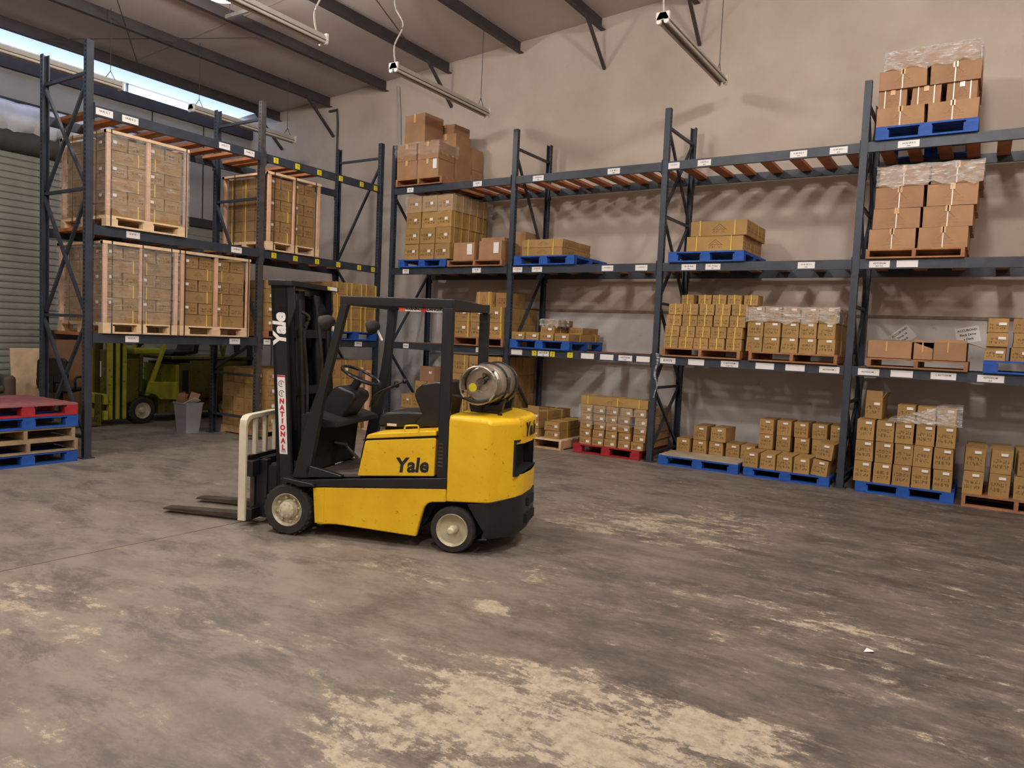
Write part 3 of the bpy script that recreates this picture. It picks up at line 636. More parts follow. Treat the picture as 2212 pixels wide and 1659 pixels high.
dr5 = lambda i, k: {3: (.0, -.005, -.012, -.004, .01)[min(k, 4)], 4: (-.01, .012, .022, .03, .016)[min(k, 4)]}.get(i, .004*((k*7+i*3) % 3 - 1))
grid(FB, 3.84, .0, .14, 5, 2, 5, .188, .5, .117, 'gp', 'on the red floor pallet', 'cartons on the red floor pallet', 'small tan carton', jit=1.8, sticker=(.72, .38, .05, .036), drift=dr5, step=.206)
carton(FB, 3.82, .02, .728, 1.08, .3, .125, 'gl', 'long flat tan carton lying across the wrapped red pallet load', 'cartons on the red floor pallet', -2, [('y', -.42), ('y', .06), ('y', .4)], lean=-.0)
wrap(FB, 3.83, -.01, .44, 1.05, 1.05, .29, 'clear film round the carton stack on the red pallet', 'film', topclosed=False)
pallet(FB, 5.1, -.05, 0, 1.1, 1.15, 'block', M['blue'], 'half-empty blue pallet with a pale plywood sheet on its front', h=.13)
o = MB().box(0, 1.08, 0, .5, 0, .012).build('plywood_sheet', M['woodgrey']); o.location = (5.11, -.04, .131); tag(o, 'pale plywood sheet lying on the half-empty blue floor pallet', 'plywood')
ph = 'on the half-empty blue pallet'; gp = 'cartons at the back of the half-empty pallet'
for i, x in enumerate((5.16, 5.4, 5.63, 5.87, 6.08)): carton(FB, x, .47, .13, .2, .36, .2, 'gp', 'tan carton, bottom row, %s from left, %s' % (ordn[i], ph), gp, rnd(-2, 2), (), (.6, .8, .06, .025))
for i, x in enumerate((5.4, 5.66)): carton(FB, x, .46, .332, .22 if i else .2, .42, .2, 'gp', 'tan carton, upper row, %s, %s' % (('left one', 'right one')[i], ph), gp, rnd(-3, 3), (), (.6, .8, .06, .025))
pallet(FB, 6.27, -.06, 0, 1.04, 1.15, 'block', M['blue'], 'blue pallet on the floor just left of the third post', h=.12)
ph = 'on blue pallet left of post'; gp = 'cartons on the blue pallet left of the post'
for i, x in enumerate((6.25, 6.46, 6.67, 6.88, 7.1)):
    carton(FB, x, -.04, .12, .195, .42, .2, 'gp', 'tan carton, front bottom row, %s from left, %s' % (ordn[i], ph), gp, rnd(-2, 2) if i < 4 else -5, (), (.6, .82, .06, .025), lean=0 if i < 4 else 5)
carton(FB, 7.13, -.02, .33, .2, .42, .2, 'gp', 'tilted tan carton atop the right end of the front row by post', gp, -4, (), (.6, .82, .06, .025), lean=6)
for k in range(3):
    for i, x in enumerate((6.35, 6.57, 6.8, 7.02, 7.23)):
        if k < 1: continue
        carton(FB, x-.03, .42, .12+k*.2, .19, .4, .198, 'gp', 'tan carton, back %s row, %s from left, %s' % (('bottom', 'middle', 'top')[k], ordn[i], ph), gp, rnd(-3, 3), (), (.6, .82, .06, .025))
for i, x in enumerate((6.35, 6.57, 6.8, 7.02, 7.23)): carton(FB, x-.03, .42, .12, .19, .4, .198, 'gp', 'tan carton, back bottom row, %s from left, %s' % (ordn[i], ph), gp)
pallet(FB, 7.6, -.06, 0, 1.02, 1.15, 'block', M['blue'], 'blue pallet on the floor under the wrapped carton stack at right', h=.13)
ph = 'on the right-hand blue floor pallet'; gp = 'cartons on the right-hand blue floor pallet'
grid(FB, 7.57, -.05, .13, 5, 3, 3, .197, .36, .248, 'gp', ph, gp, sticker=(.68, .84, .065, .03), jit=1.2, step=.205)
for i in range(2, 5): carton(FB, 7.57+i*.205, .02+rnd(0,.02), .874, .197, .36, .2, 'gp', 'tan carton, fourth row up, %s from left, %s' % (ordn[i], ph), gp, rnd(-1, 1), (), (.68, .8, .065, .03))
c_ = carton(FB, 7.64, .1, .876, .19, .36, .25, 'gp', 'open tan carton standing alone on the right-hand wrapped stack', gp, -4, (), (.68, .72, .065, .03))
if c_:
    o = MB().add([(-.09,-.176,.248),(.09,-.176,.248),(.088,-.186,.335),(-.088,-.186,.335)], [(0,1,2,3)]).build('flap', M['g_plain'], c_); o.modifiers.new('s', 'SOLIDIFY').thickness = .005
    o = MB().add([(.088,-.17,.248),(.088,.16,.248),(.125,.15,.32),(.125,-.15,.32)], [(0,1,2,3)]).build('flap', M['g_plain'], c_); o.modifiers.new('s', 'SOLIDIFY').thickness = .005
# film draped diagonally over the top row
b = MB(); vs = []; nu, nv = 22, 8
for j in range(nv+1):
    for i in range(nu+1):
        a, t = i/nu, j/nv; x = 7.9 + .74*a; top = .895 + .21*min(1, a*1.35); z = .872 + (top-.872)*t; vs.append((x, -.075 + .012*math.sin(i*1.9+j*2.3) + .02*t, z))
for i in range(nu+1): vs.append((7.9+.74*i/nu, .4, .905 + .2*min(1, i/nu*1.35)))
b.add(vs, [(j*(nu+1)+i, j*(nu+1)+i+1, (j+1)*(nu+1)+i+1, (j+1)*(nu+1)+i) for j in range(nv+1) for i in range(nu)])
tag(b.build('stretch_wrap', M['film2'], None, True), 'shiny film swept diagonally over the right-hand blue pallet stack', 'plastic wrap', 'stretch wrap over loads')
pallet(FB, 8.69, -.06, 0, 1.02, 1.15, 'stringer', M['woodbr'], 'brown wood pallet on the floor at the right edge', h=.14)
grid(FB, 8.69, -.03, .14, 4, 2, 2, .205, .4, .26, 'gp', 'on floor pallet at right edge', 'cartons on the right-edge floor pallet', sticker=(.62, .82, .065, .03), jit=2, step=.24, side='left')
# floor, first bay (seen through the forklift)
pallet(FB, .3, 0, 0, 1.0, 1.15, 'stringer', M['woodbr'], 'wood pallet on the floor in the corner bay behind the steering wheel')
ph = 'in the corner bay floor stack'; gp = 'cartons on the floor of the corner bay'
grid(FB, .34, 0, .14, 4, 2, 2, .25, .4, .235, 'gp', ph, gp, sticker=(.6, .6, .05, .035), jit=2)
for i, x in enumerate((.6, .86)): carton(FB, x, .05, .614, .25, .4, .235, 'gp', 'tan carton, third row up, %s, %s' % (('left one', 'right one')[i], ph), gp, rnd(-2, 2), (), (.6, .6, .05, .035))
carton(FB, .68, .07, .852, .36, .34, .25, 'br', 'bulging brown carton on top of the corner bay floor stack', gp, -8, (), (.75, .6, .06, .04))
pallet(FB, 1.42, 0, 0, 1.0, 1.15, 'stringer', M['woodbr'], 'wood pallet on the floor of the corner bay behind the gas tank')
grid(FB, 1.44, 0, .14, 3, 5, 4, .32, .2, .3, 'gs', 'behind the gas tank', 'cartons in the floor stack behind the gas tank', jit=1.5, straps=(('y', .08),))
# ---------- back rack, lowest beam level
pallet(FB, 1.45, YP, Z1+.002, .99, 1.1, 'stringer', M['woodbr'], 'brown pallet on the lowest level of the corner bay')
ph = 'on lowest level, corner bay'; gp = 'cartons on the lowest level of the corner bay'
grid(FB, 1.46, -.04, Z1+.142, 3, 5, 2, .315, .2, .245, 'gs', ph, gp, sticker=(.62, .62, .06, .045), jit=1.2, straps=(('y', .12),))
carton(FB, 1.82, .05, Z1+.633, .33, .35, .24, 'gl', 'single strapped tan carton on top, lowest level, corner bay', gp, -3, [('y', -.1), ('y', .1)])
carton(FB, 2.15, .12, Z1+.633, .26, .5, .235, 'gs', 'tan carton beside the single strapped one, lowest level, corner bay', gp, 1)
pallet(FB, 2.57, YP, Z1+.002, 1.05, 1.12, 'block', M['blue'], 'blue pallet on the lowest level of the second bay', h=.14)
ph = 'on lowest level, second bay'; gp = 'flat cartons on the lowest level of the second bay'
for i in range(4):
    for j in range(2): 
        if j == 0 or i == 3: carton(FB, 2.58+i*.258, -.03+j*.53, Z1+.142, .245, .52, .115, 'gs', 'low tan carton, bottom row, %s from left%s, %s' % (ordn[i], ', behind' if j else '', ph), gp, rnd(-1, 1), [('x', 0.1)], (.68, .55, .06, .035))
carton(FB, 3.0, .12, Z1+.258, .25, .6, .1, 'gs', 'low tan carton in the upper row left, lowest level, second bay', gp, 3, [('x', -.1), ('x', .2)], (.68, .55, .06, .035))
carton(FB, 3.3, .5, Z1+.258, .25, .55, .1, 'gs', 'low brown carton at the back of the blue pallet, second bay', gp, 0)
carton(FB, 3.04, .16, Z1+.36, .27, .5, .1, 'tn', 'crumpled film-covered packet topping the blue pallet, second bay', gp, 4)
wrap(FB, 3.02, .13, Z1+.35, .29, .3, .118, 'shiny film on the crumpled packet above the blue pallet', 'film2', .02)
pallet(FB, 5.07, YP, Z1+.002, 1.06, 1.1, 'stringer', M['woodbr'], 'brown pallet above the white RIVETS tag', h=.12)
ph = 'above the RIVETS tag'; gp = 'strapped cartons above the RIVETS tag'
grid(FB, 5.075, -.045, Z1+.122, 5, 4, 4, .205, .26, .15, 'gp', ph, gp, 'small strapped carton', straps=(('y', 0.0),), jit=1.6, drift=lambda i, k: .018*k, step=.214, eye=9)
for i, x in enumerate((5.2, 5.44, 5.64, 5.85, 6.07)): carton(FB, x-.02, .28, Z1+.722, .19, .26, .14, 'gp', 'small strapped carton, top back row, %s from left, %s' % (ordn[i], ph), gp, rnd(-2, 2), [('y', 0.0)])
pallet(FB, 6.24, YP, Z1+.002, 1.06, 1.1, 'stringer', M['woodbr'], 'brown pallet right of the RIVETS pallet', h=.12)
ph = 'wrapped pallet beside RIVETS'; gp = 'wrapped cartons right of the RIVETS pallet'
grid(FB, 6.2, -.045, Z1+.122, 5, 2, 3, .208, .48, .19, 'gp', ph, gp, sticker=(.66, .86, .06, .028), jit=1, step=.215)
wrap(FB, 6.2, -.05, Z1+.5, 1.08, 1.0, .195, 'wrinkled clear film over the cartons right of the RIVETS pallet', 'film2', .016)
pallet(FB, 7.63, YP, Z1+.002, 1.02, 1.1, 'stringer', M['woodbr'], 'brown pallet under two open brown cartons', h=.11)
gp = 'open brown cartons on the lowest level'
def open_box(x, y, z, w, d, h, label, flaps):
    t = thing('open_carton', label, 'carton', (x, y, z), 0, gp); q = MB(); e = .006
    q.box(0, w, 0, e, 0, h); q.box(0, w, d-e, d, 0, h); q.box(0, e, 0, d, 0, h); q.box(w-e, w, 0, d, 0, h); q.box(0, w, 0, d, 0, e); q.build('body', M['b_plain'], t)
    for f in flaps: s = MB().add(f, [(0,1,2,3)]).build('flap', M['b_plain'], t); s.modifiers.new('s', 'SOLIDIFY').thickness = .006
    MB().box(w*.42, w*.42+.012, -.002, 0, h*.45, h).build('tape', M['tape'], t)
    return t
open_box(7.62, -.03, Z1+.112, .47, .6, .2, 'closed-front brown carton with torn top, left of two by the post', [((0,.0,.2),(.47,0,.2),(.45,.2,.215),(.02,.2,.21))])
open_box(8.1, -.03, Z1+.112, .21, .6, .2, 'narrow brown carton between two open cartons, lowest right level', [((0,.0,.2),(.2,.0,.13),(.2,.0,.2),(0,.12,.24))])
open_box(8.3, -.05, Z1+.112, .33, .6, .21, 'wide open brown carton with raised side flap near the wall note', [((.33,0,.21),(.33,.6,.21),(.52,.6,.15),(.5,.02,.15)), ((0,0,.21),(.33,0,.21),(.32,.04,.24),(.01,.04,.24))])
pallet(FB, 8.79, YP, Z1+.002, 1.0, 1.1, 'block', M['blue'], 'blue pallet on the lowest level at the right edge', h=.14)
grid(FB, 8.81, -.03, Z1+.142, 4, 2, 3, .2, .4, .155, 'gp', 'on lowest level, right edge', 'cartons on the lowest level at the right edge', sticker=(.7, .6, .07, .03), jit=3, side='left', step=.225)
# ---------- back rack, middle level
pallet(FB, .22, YP, Z2+.002, 1.03, 1.1, 'block', M['blue'], 'blue pallet under the tall gold carton stack, corner bay', h=.13)
ph = 'of the tall gold stack'; gp = 'gold cartons in the tall corner-bay stack'
grid(FB, .33, -.04, Z2+.132, 3, 5, 4, .325, .195, .262, 'gs', ph, gp, 'gold carton', sticker=(.66, .52, .06, .045), jit=1.2, straps=(('x', -.02),), drift=lambda i, k: .012*k)
wrap(FB, .36, -.05, Z2+.9, 1.03, 1.06, .285, 'thin film round the top row of the tall gold stack', 'film', .01)
pallet(FB, 1.28, YP, Z2+.002, 1.08, 1.1, 'stringer', M['woodbr'], 'brown pallet beside the tall gold stack, middle level', h=.1)
gp = 'plain brown cartons on the middle level'
carton(FB, 1.38, -.04, Z2+.102, .43, .42, .285, 'br', 'short brown carton with white label left of post', gp, 1, (), (.78, .6, .1, .17))
carton(FB, 1.9, -.04, Z2+.102, .44, .5, .3, 'br', 'brown carton with white label against the second post', gp, -1, (), (.78, .6, .1, .17))
carton(FB, 1.6, .42, Z2+.102, .46, .42, .42, 'br', 'taller brown carton behind the short labelled one', gp, 2)
carton(FB, 2.1, .5, Z2+.102, .34, .42, .5, 'br', 'tallest brown carton half hidden by the second post', gp, 0)
pallet(FB, 2.58, YP, Z2+.002, 1.05, 1.12, 'block', M['blue'], 'blue pallet on the middle level of the second bay', h=.14)
for k in range(2):
    for j in range(5):
        carton(FB, 2.7, -.03+j*.185, Z2+.142+k*.125, .72, .175, .123, 'gl', 'flat gold carton, %s row, %s deep, on second bay middle level' % (('lower', 'upper')[k], ordn[j]), 'flat gold cartons on the middle level of the second bay', rnd(-1, 1), [('y', -.24), ('y', .2)])
pallet(FB, 5.08, YP, Z2+.002, 1.02, 1.12, 'block', M['blue'], 'blue pallet under two long logo cartons, third bay', h=.14)
for k in range(2):
    for j in range(5):
        carton(FB, 5.36-.04*(1-k), -.03+j*.19, Z2+.142+k*.2, .76, .18, .196, 'gl', 'long gold logo carton, %s row, %s deep, on third bay middle level' % (('lower', 'upper')[k], ordn[j]), 'long gold logo cartons in the third bay', rnd(-1, 1), [('y', -.24), ('y', .22)])
pallet(FB, 7.53, YP, Z2+.002, 1.0, 1.1, 'stringer', M['woodbr'], 'brown pallet under the big brown boxes, middle level at right', h=.11)
ph = 'middle level big brown stack'; gp = 'big brown boxes on the middle level at right'
for k, (x0, w, h) in enumerate(((7.54, .5, .235), (7.57, .5, .235), (7.59, .505, .245), (7.61, .515, .235))):
    z = Z2+.112+[0, .235, .47, .715][k]
    for i in range(2):
        for j in range(2):
            if j == 0 or i == 1 or k == 3: carton(FB, x0+i*(w+.015), -.03+j*.52, z, w, .5, h-.002, 'ba', 'big brown box, %s, %s%s, %s' % (rowname(k, 4), ('left', 'right')[i], ', behind' if j else '', ph), gp, rnd(-.8, .8), [('y', 0.0)], None, 'strapw', 0, True)
wrap(FB, 7.6, -.04, Z2+.83, 1.04, 1.04, .235, 'glossy film over the top boxes on the middle right level', 'film2', .014)
# ---------- back rack, top level
pallet(FB, .1, YP, Z3+.002, 1.0, 1.1, 'stringer', M['woodbr'], 'reddish pallet under the brown boxes on the top corner level', h=.12)
gp = 'brown boxes on the top corner level'; z = Z3+.122
for (x, y, w, d, h, zz, lb, st) in ((.1, -.04, .44, .45, .3, 0, 'lower left brown box of the top corner load', None), (.55, -.04, .45, .45, .3, 0, 'lower right brown box with white label, top corner load', (.85, .7, .08, .16)),
        (.1, -.04, .44, .45, .28, .3, 'upper left front brown box under film, top corner load', None), (.55, -.04, .45, .45, .28, .3, 'upper right front brown box under film, top corner load', None),
        (.58, .43, .44, .45, .46, 0, 'lower brown box second back on the right of the top corner load', None), (.6, .9, .42, .3, .3, 0, 'rearmost low brown box of the top corner load', (.9, .5, .06, .1)),
        (.55, .43, .44, .45, .36, .46, 'upper brown box second back with white label, top corner load', None), (.6, .88, .42, .32, .38, .3, 'rearmost upper brown box of the top corner load', None),
        (.22, -.0, .47, .46, .5, .58, 'tall brown box perched on top of the top corner load', None), (.5, .5, .42, .42, .18, .82, 'low brown box behind the perched one, top corner load', None), (.1, .43, .44, .45, .5, 0, 'hidden left rear brown box of the top corner load', None)):
    if 'hidden' in lb: continue
    carton(FB, x, y, z+zz, w, d, h-.002, 'br', lb, gp, rnd(-2, 2) if 'perched' not in lb else -3, (), st, tape=True)
wrap(FB, .1, -.05, Z3+.122+.37, .92, .48, .215, 'loose clear film sagging over the top corner boxes', 'film', .03)
pallet(FB, 7.54, YP, Z3+.002, 1.02, 1.1, 'block', M['blue'], 'blue pallet under the highest brown boxes at the upper right', h=.15)
ph = 'upper right top stack'; gp = 'big brown boxes on the top level at right'; z = Z3+.152
for k, n, h in ((0, 2, .22), (1, 3, .2), (2, 2, .22)):
    zz = z + [0, .22, .42][k]; w = 1.03/n - .015
    for i in range(n):
        for j in range(2):
            if j == 0 or i == n-1: carton(FB, 7.535+i*(w+.02), -.035+j*.52+(.03 if k == 1 else 0), zz, w-(.0 if n == 2 else .03), .5, h-.002, 'ba', 'big brown box, %s, %s from left%s, %s' % (rowname(k, 3), ordn[i], ', behind' if j else '', ph), gp, rnd(-1, 1), [('y', 0.0)] if n == 2 else [('y', -.08), ('y', .08)], None, 'strapw', 0, True)
for j in range(2): carton(FB, 7.6, -.02+j*.46, z+.64, .92, .44, .2, 'br', '%s wide box under shiny film at the very top right' % ('front', 'rear')[j], gp, 1)
wrap(FB, 7.59, -.03, z+.63, .94, .94, .22, 'shiny crinkled film on the topmost boxes at the upper right', 'film2', .014)

b = MB(); vs = []
for k in range(13):
    t_ = k/12; z = 1.53 - .62*t_; wv = .03*(1-.6*t_); cx = 5.0 + .02*math.sin(k*.9); vs += [(cx-wv, -.03-.01*math.sin(k*1.3), z), (cx+wv*.4, -.035+.012*math.sin(k*1.7), z)]
b.add(vs, [(2*k, 2*k+1, 2*k+3, 2*k+2) for k in range(12)]); o = b.build('film_streamer', M['film2'], None, True)
tag(o, 'torn strip of clear film hanging from the post beside the RIVETS tag', 'plastic wrap')
# ---------- left rack
def crate_load(y0, w, z, label, short, nz, h, style, desc, wrapped=True, straps3=True, side_rows=True, posts='woodpink'):
    """strapped pallet load: pallet, cartons, wooden corner frame with black bands"""
    D = 1.06
    t = pallet(FL, y0, YP, z+.002, w, D, 'block', M['woodpale'], 'pale block pallet under the %s' % label, 'crate pallets on the left rack', h=.13)
    wide = (w-.1)/2; sides = side_rows
    for k in range(nz):
        n = 2 if k % 2 == 0 else 4; cw = (w-.1)/n
        for i in range(n):
            carton(FL, y0+.05+i*cw+.003, rnd(0, .006), z+.135+k*h, cw-.006, .31, h-.002, style if n == 2 else 'tp', '%s, %s, %s from left, in the %s' % (desc, rowname(k, nz), ordn[i], short), 'cartons in the %s' % label, rnd(-.5, .5),
                   (('y', (.13 if i == 0 else -.13)),) if n == 2 else (), (.3, .6, .045, .035) if n == 4 and i % 2 == 0 else None)
        for j in range(1, 3):
            if sides: carton(FL, y0+.05, .316*j, z+.135+k*h, wide, .31, h-.002, style, '%s, %s, left side, %s deep, in the %s' % (desc, rowname(k, nz), ordn[j], short), 'cartons in the %s' % label, 0, (('x', .05),))
    f = thing('crate_frame', 'wooden corner posts and black bands holding the %s' % label, 'crate frame', FL.p(y0, YP, z+.135), FL.rz, 'crate frames on the left rack'); H = nz*h
    for px, py in ((0, 0), (w-.05, 0), (0, D-.05), (w-.05, D-.05), (w*.47, 0)):
        MB().box(px, px+.05, py, py+.03, 0, H+.02).build('corner_post', M[posts], f)
    for py in (0, D-.04): MB().box(-.01, w+.01, py-.01, py+.05, H+.02, H+.055).build('top_rail', M['woodpale'], f)
    for px in (0, w-.05): MB().box(px-.01, px+.06, 0, D, H+.02, H+.05).build('top_rail', M['woodpale'], f)
    for px in (.1, w*.5, w-.1) if straps3 else (.05, w-.03): MB().box(px-.007, px+.007, -.013, -.011, -.13, H+.06).box(px-.007, px+.007, -.013, D, H+.055, H+.058).build('band', M['strapk'], f)
    for py in (.2, .75): MB().box(-.013, -.011, py, py+.014, -.1, H+.06).build('band', M['strapk'], f)
    if wrapped: wrap(FL, y0-.005, YP-.004, z+.15, w+.01, D, H, 'clear film round the %s' % label, 'film', .008, False)
crate_load(-4.9, 1.05, Z2, 'upper crate near the shutter', 'upper crate near the shutter', 6, .156, 'tl', 'tan carton', True, False)
crate_load(-2.58, .98, Z2, 'upper crate past the scuffed post', 'upper crate by scuffed post', 6, .156, 'tl', 'tan carton', False)
crate_load(-4.93, .96, Z1, 'banded crate above lime forklift mast', 'lower banded crate', 6, .152, 'tl', 'tan carton', True)
crate_load(-3.93, 1.06, Z1, 'panelled crate above the lime forklift seat', 'lower panelled crate', 6, .152, 'tl', 'tan carton', False, False, False)
pallet(FL, -2.56, YP, Z1+.002, 1.0, 1.06, 'stringer', M['woodbr'], 'brown pallet behind the yellow forklift mast top', h=.12)
grid(FL, -2.55, -.03, Z1+.122, 4, 4, 3, .245, .245, .2, 'gs', 'behind the mast top', 'cartons behind the mast top', side='left', jit=1, straps=(('y', .06),), sticker=(.25, .5, .05, .04))
carton(FL, -2.55, .0, Z1+.724, .5, .9, .12, 'tn', 'flat dark brown carton topping the stack behind the mast', 'cartons behind the mast top', 0)
pallet(FL, -1.25, YP, Z1+.002, 1.0, 1.06, 'block', M['blue'], 'blue pallet on the left rack beside the corner post', h=.14)
grid(FL, -1.22, -.03, Z1+.142, 3, 2, 4, .32, .5, .2, 'gl', 'left rack corner post', 'cartons by the corner post of the left rack', side='left', jit=1, straps=(('y', -.11), ('y', .11)))
pallet(FL, -2.52, YP+.02, 0, 1.0, 1.06, 'stringer', M['wood'], 'wood pallet on the floor behind the cream load backrest', h=.12)
grid(FL, -2.5, .0, .12, 3, 4, 4, .32, .255, .225, 'gs', 'behind the load backrest', 'cartons in the floor stack behind the load backrest', side='left', jit=1, straps=(('y', .05),), sticker=(.4, .6, .05, .05))
grid(FL, -1.36, .0, .0, 3, 2, 4, .36, .5, .29, 'gl', 'behind the steering wheel', 'cartons in the floor stack behind the steering wheel', 'tan wrapped carton', side='left', jit=1, straps=(('y', -.1),), sticker=(.3, .5, .05, .05))
o = MB().box(0, .9, 0, .05, 0, .55).box(.02, .88, .05, .07, .02, .53).build('plywood_sheet', M['woodgrey']); o.location = (-.2, -.1, 0)
o.location = FL.p(-.22, -.12, 0); o.rotation_euler = (R(-4), 0, R(90)); bpy.data.objects.remove(o)
o = MB().box(-.03, .03, -.03, .03, 0, 1.0).box(-.05, .05, -.05, .05, 0, .02).build('timber_post', M['woodpink']); o.location = (.12, -.6, 0); tag(o, 'upright timber post standing at the corner behind the driver seat', 'timber')
def join_stuff():
    V, Fc, mi, uvs, mats = [], [], [], [], []
    for me, mw in STF:
        base = len(V); V += [tuple(mw @ v.co) for v in me.vertices]; idx = []
        for mt in me.materials:
            if mt not in mats: mats.append(mt)
            idx.append(mats.index(mt))
        ul = me.uv_layers[0].data if me.uv_layers else None
        for p in me.polygons:
            Fc.append([base + i for i in p.vertices]); mi.append(idx[p.material_index]); uvs += [tuple(ul[l].uv) if ul else (0, 0) for l in p.loop_indices]
    me = bpy.data.meshes.new('cartons_behind'); me.from_pydata(V, [], Fc)
    for mt in mats: me.materials.append(mt)
    me.polygons.foreach_set('material_index', mi); u = me.uv_layers.new(name='uv'); u.data.foreach_set('uv', [c for q in uvs for c in q]); me.update()
    tag(ob('cartons_behind', me), 'remaining tan and brown cartons filling the loads behind the front rows', 'cartons', kind='stuff')
if STF: join_stuff()

# ------------------------------------------------------------------ yellow forklift (local x = rearwards, y = towards its right side, z up)
FK = thing('forklift', 'yellow and black forklift parked in the middle of the floor', 'forklift', (4.201, -5.695, 0), math.atan2(.451, 1.316))
WD = 1.0
def fpart(mb, name, mat, bevel=0, seg=2, smooth=False, parent=FK): return mb.build(name, M[mat] if isinstance(mat, str) else mat, parent, smooth, bevel, seg)
# lower side panels and chassis
lowp = [(.205,.405),(.222,.125),(.24,.11),(.40,.125),(.62,.118),(1.078,.10),(1.10,.2),(1.135,.33),(1.16,.365),(1.2,.38),(1.312,.39),(1.31,.495)]
for y0 in (0, WD-.05):
    p = fpart(MB().prism(lowp, y0, y0+.05), 'side_panel', 'yellow', .012, 3)
fpart(MB().prism([(.2,.40),(.222,.12),(.3,.13),(.3,.41)], -.004, .004), 'panel_lip', 'yellow', .003, 1)
fpart(MB().box(.2, 1.07, .05, WD-.05, .16, .46).box(1.07, 1.3, .2, WD-.2, .2, .46), 'chassis', 'blackdeep')
fpart(MB().prism([(1.05,.12),(1.1,.42),(1.7,.46),(1.66,.2),(1.5,.36),(1.2,.36),(1.12,.2)], .12, WD-.12), 'rear_frame', 'blackdeep')
for y0 in (-.006, WD-.06):
    fpart(MB().prism([(-.05,.445),(.16,.462),(.6,.51),(1.312,.577),(1.312,.497),(.25,.415),(.2,.405),(.02,.412)], y0, y0+.066), 'sill', 'black', .006, 2)
fpart(MB().prism([(-.06,.455),(-.04,.47),(.22,.44),(.23,.42),(.1,.41)], -.05, .14), 'front_fender', 'black', .004, 1)
fpart(MB().prism([(.1,.47),(.58,.515),(.58,.535),(.1,.49)], .05, WD-.05), 'floor_plate', pbr('floor_mat', srgb(96, 86, 80), .8))
fpart(MB().prism([(.13,.56),(.155,.575),(.44,.518),(.44,.505),(.14,.48)], .0, .05), 'toe_board', 'black', .003, 1)
# hood and seat deck
hd = [(.571,.525),(.626,.80),(.64,.812),(1.205,.874),(1.211,.86),(1.206,.577)]
fpart(MB().prism(hd, .012, WD-.012), 'hood', 'yellow', .018, 3)
fpart(MB().prism([(.60,.81),(.632,.83),(1.214,.893),(1.214,.872),(.64,.808)], .02, WD-.02), 'hood_gap', 'blackdeep')
lid = fpart(MB().prism([(.636,.826),(.648,.856),(.67,.866),(1.205,.93),(1.213,.92),(1.213,.892)], .005, WD-.005), 'seat_deck', 'yellow', .01, 3)
fpart(MB().tube(spline([(.952,.01,.905),(.957,.01,.94),(.972,.01,.951),(1.05,.01,.958),(1.066,.01,.948),(1.072,.01,.912)], 4), .007), 'latch_handle', 'yellow', smooth=True, parent=lid)
for k in range(4): fpart(MB().cyl((1.1+k*.03, .03, .92), (1.1+k*.03, .03, .935), .006, n=8), 'bolt', 'yellow', parent=lid)
YL_ = text_mesh('Yale', .155, M['ink'], .18, .005, 1.0)
o = ob('lettering', YL_, FK, (1.02, .0105, .645), (R(90), R(-4.6), 0))
# counterweight
def plan(s=0): return [(1.312,0),(1.632,0),(1.652,.012),(1.80,.19),(1.838,.29),(1.855,.5),(1.838,.71),(1.80,.81),(1.652,.988),(1.632,1.0),(1.312,1.0)]
cw = MB(); pl = plan(); n = len(pl); cy = .5
levels = [(.395, 0, 0), (.62, 0, 0), (.86, 0, 0), (1.015, 0, 0), (1.045, .012, .01), (1.058, .035, .02)]
vs = []
for z, ins, _ in levels:
    for x, y in pl:
        sl = .02*(x-1.31)/.5
        xx = x - (ins if x > 1.5 else 0)*1.0; yy = y + (ins if y < .3 else (-ins if y > .7 else 0)); vs.append((xx, yy, z + (sl*1.4 if z < .5 else -sl*.6)))
# rear openings: leave out the quads between plan points 3..7 from z .62 to .86
fs = []
for k in range(len(levels)-1):
    for i in range(n):
        if k == 1 and i in (3, 4, 5, 6): continue
        fs.append((k*n+i, k*n+(i+1)%n, (k+1)*n+(i+1)%n, (k+1)*n+i))
fs.append(tuple((len(levels)-1)*n+i for i in range(n))); fs.append(tuple(range(n-1,-1,-1)))
cw.add(vs, fs)
cwo = fpart(cw, 'counterweight', 'yellow', .012, 3)
fpart(MB().prism([(1.72,.2),(1.72,.8),(1.70,.8),(1.70,.2)], .58, .9, 'xy'), 'radiator_recess', 'blackdeep', parent=cwo)
fpart(MB().box(1.62, 1.80, .17, .19, .6, .88).box(1.62, 1.80, .81, .83, .6, .88).box(1.62, 1.82, .18, .82, .6, .612).box(1.62, 1.82, .18, .82, .868, .88), 'recess_lining', 'blackdeep', parent=cwo)
for ch, y, xx, an in (('Y', .345, 1.8485, -4.6), ('a', .435, 1.856, -4.6), ('l', .5, 1.861, 0), ('e', .565, 1.856, 4.6)):
    ob('lettering', text_mesh(ch, .15, M['ink'], .18, .005, 1.0), cwo, (xx, y, .945), (R(90), 0, R(90+an)))
# black lower counterweight with draw-bar slot
lw = MB(); vs = []
pl2 = [(1.47,.02),(1.62,.0),(1.7,.06),(1.8,.18),(1.845,.3),(1.86,.5),(1.845,.7),(1.8,.82),(1.7,.94),(1.62,1.0),(1.47,.98)]
for z in (.13, .2, .41):
    for x, y in pl2:
        xx = x if z > .15 else (1.64 if x < 1.6 else x-.03)
        if z == .2 and x < 1.5: xx = 1.6
        vs.append((xx, y, z + (.03*(x-1.6)/.2 if z > .4 else 0)))
n2 = len(pl2); lw.add(vs, [(k*n2+i, k*n2+(i+1)%n2, (k+1)*n2+(i+1)%n2, (k+1)*n2+i) for k in range(2) for i in range(n2)] + [tuple(range(n2-1,-1,-1)), tuple(2*n2+i for i in range(n2))])
lwo = fpart(lw, 'lower_counterweight', 'black', .008, 2)
fpart(MB().box(1.80, 1.868, .36, .64, .2, .27).box(1.80, 1.868, .40, .60, .33, .40), 'drawbar_slot', 'blackdeep', parent=lwo)
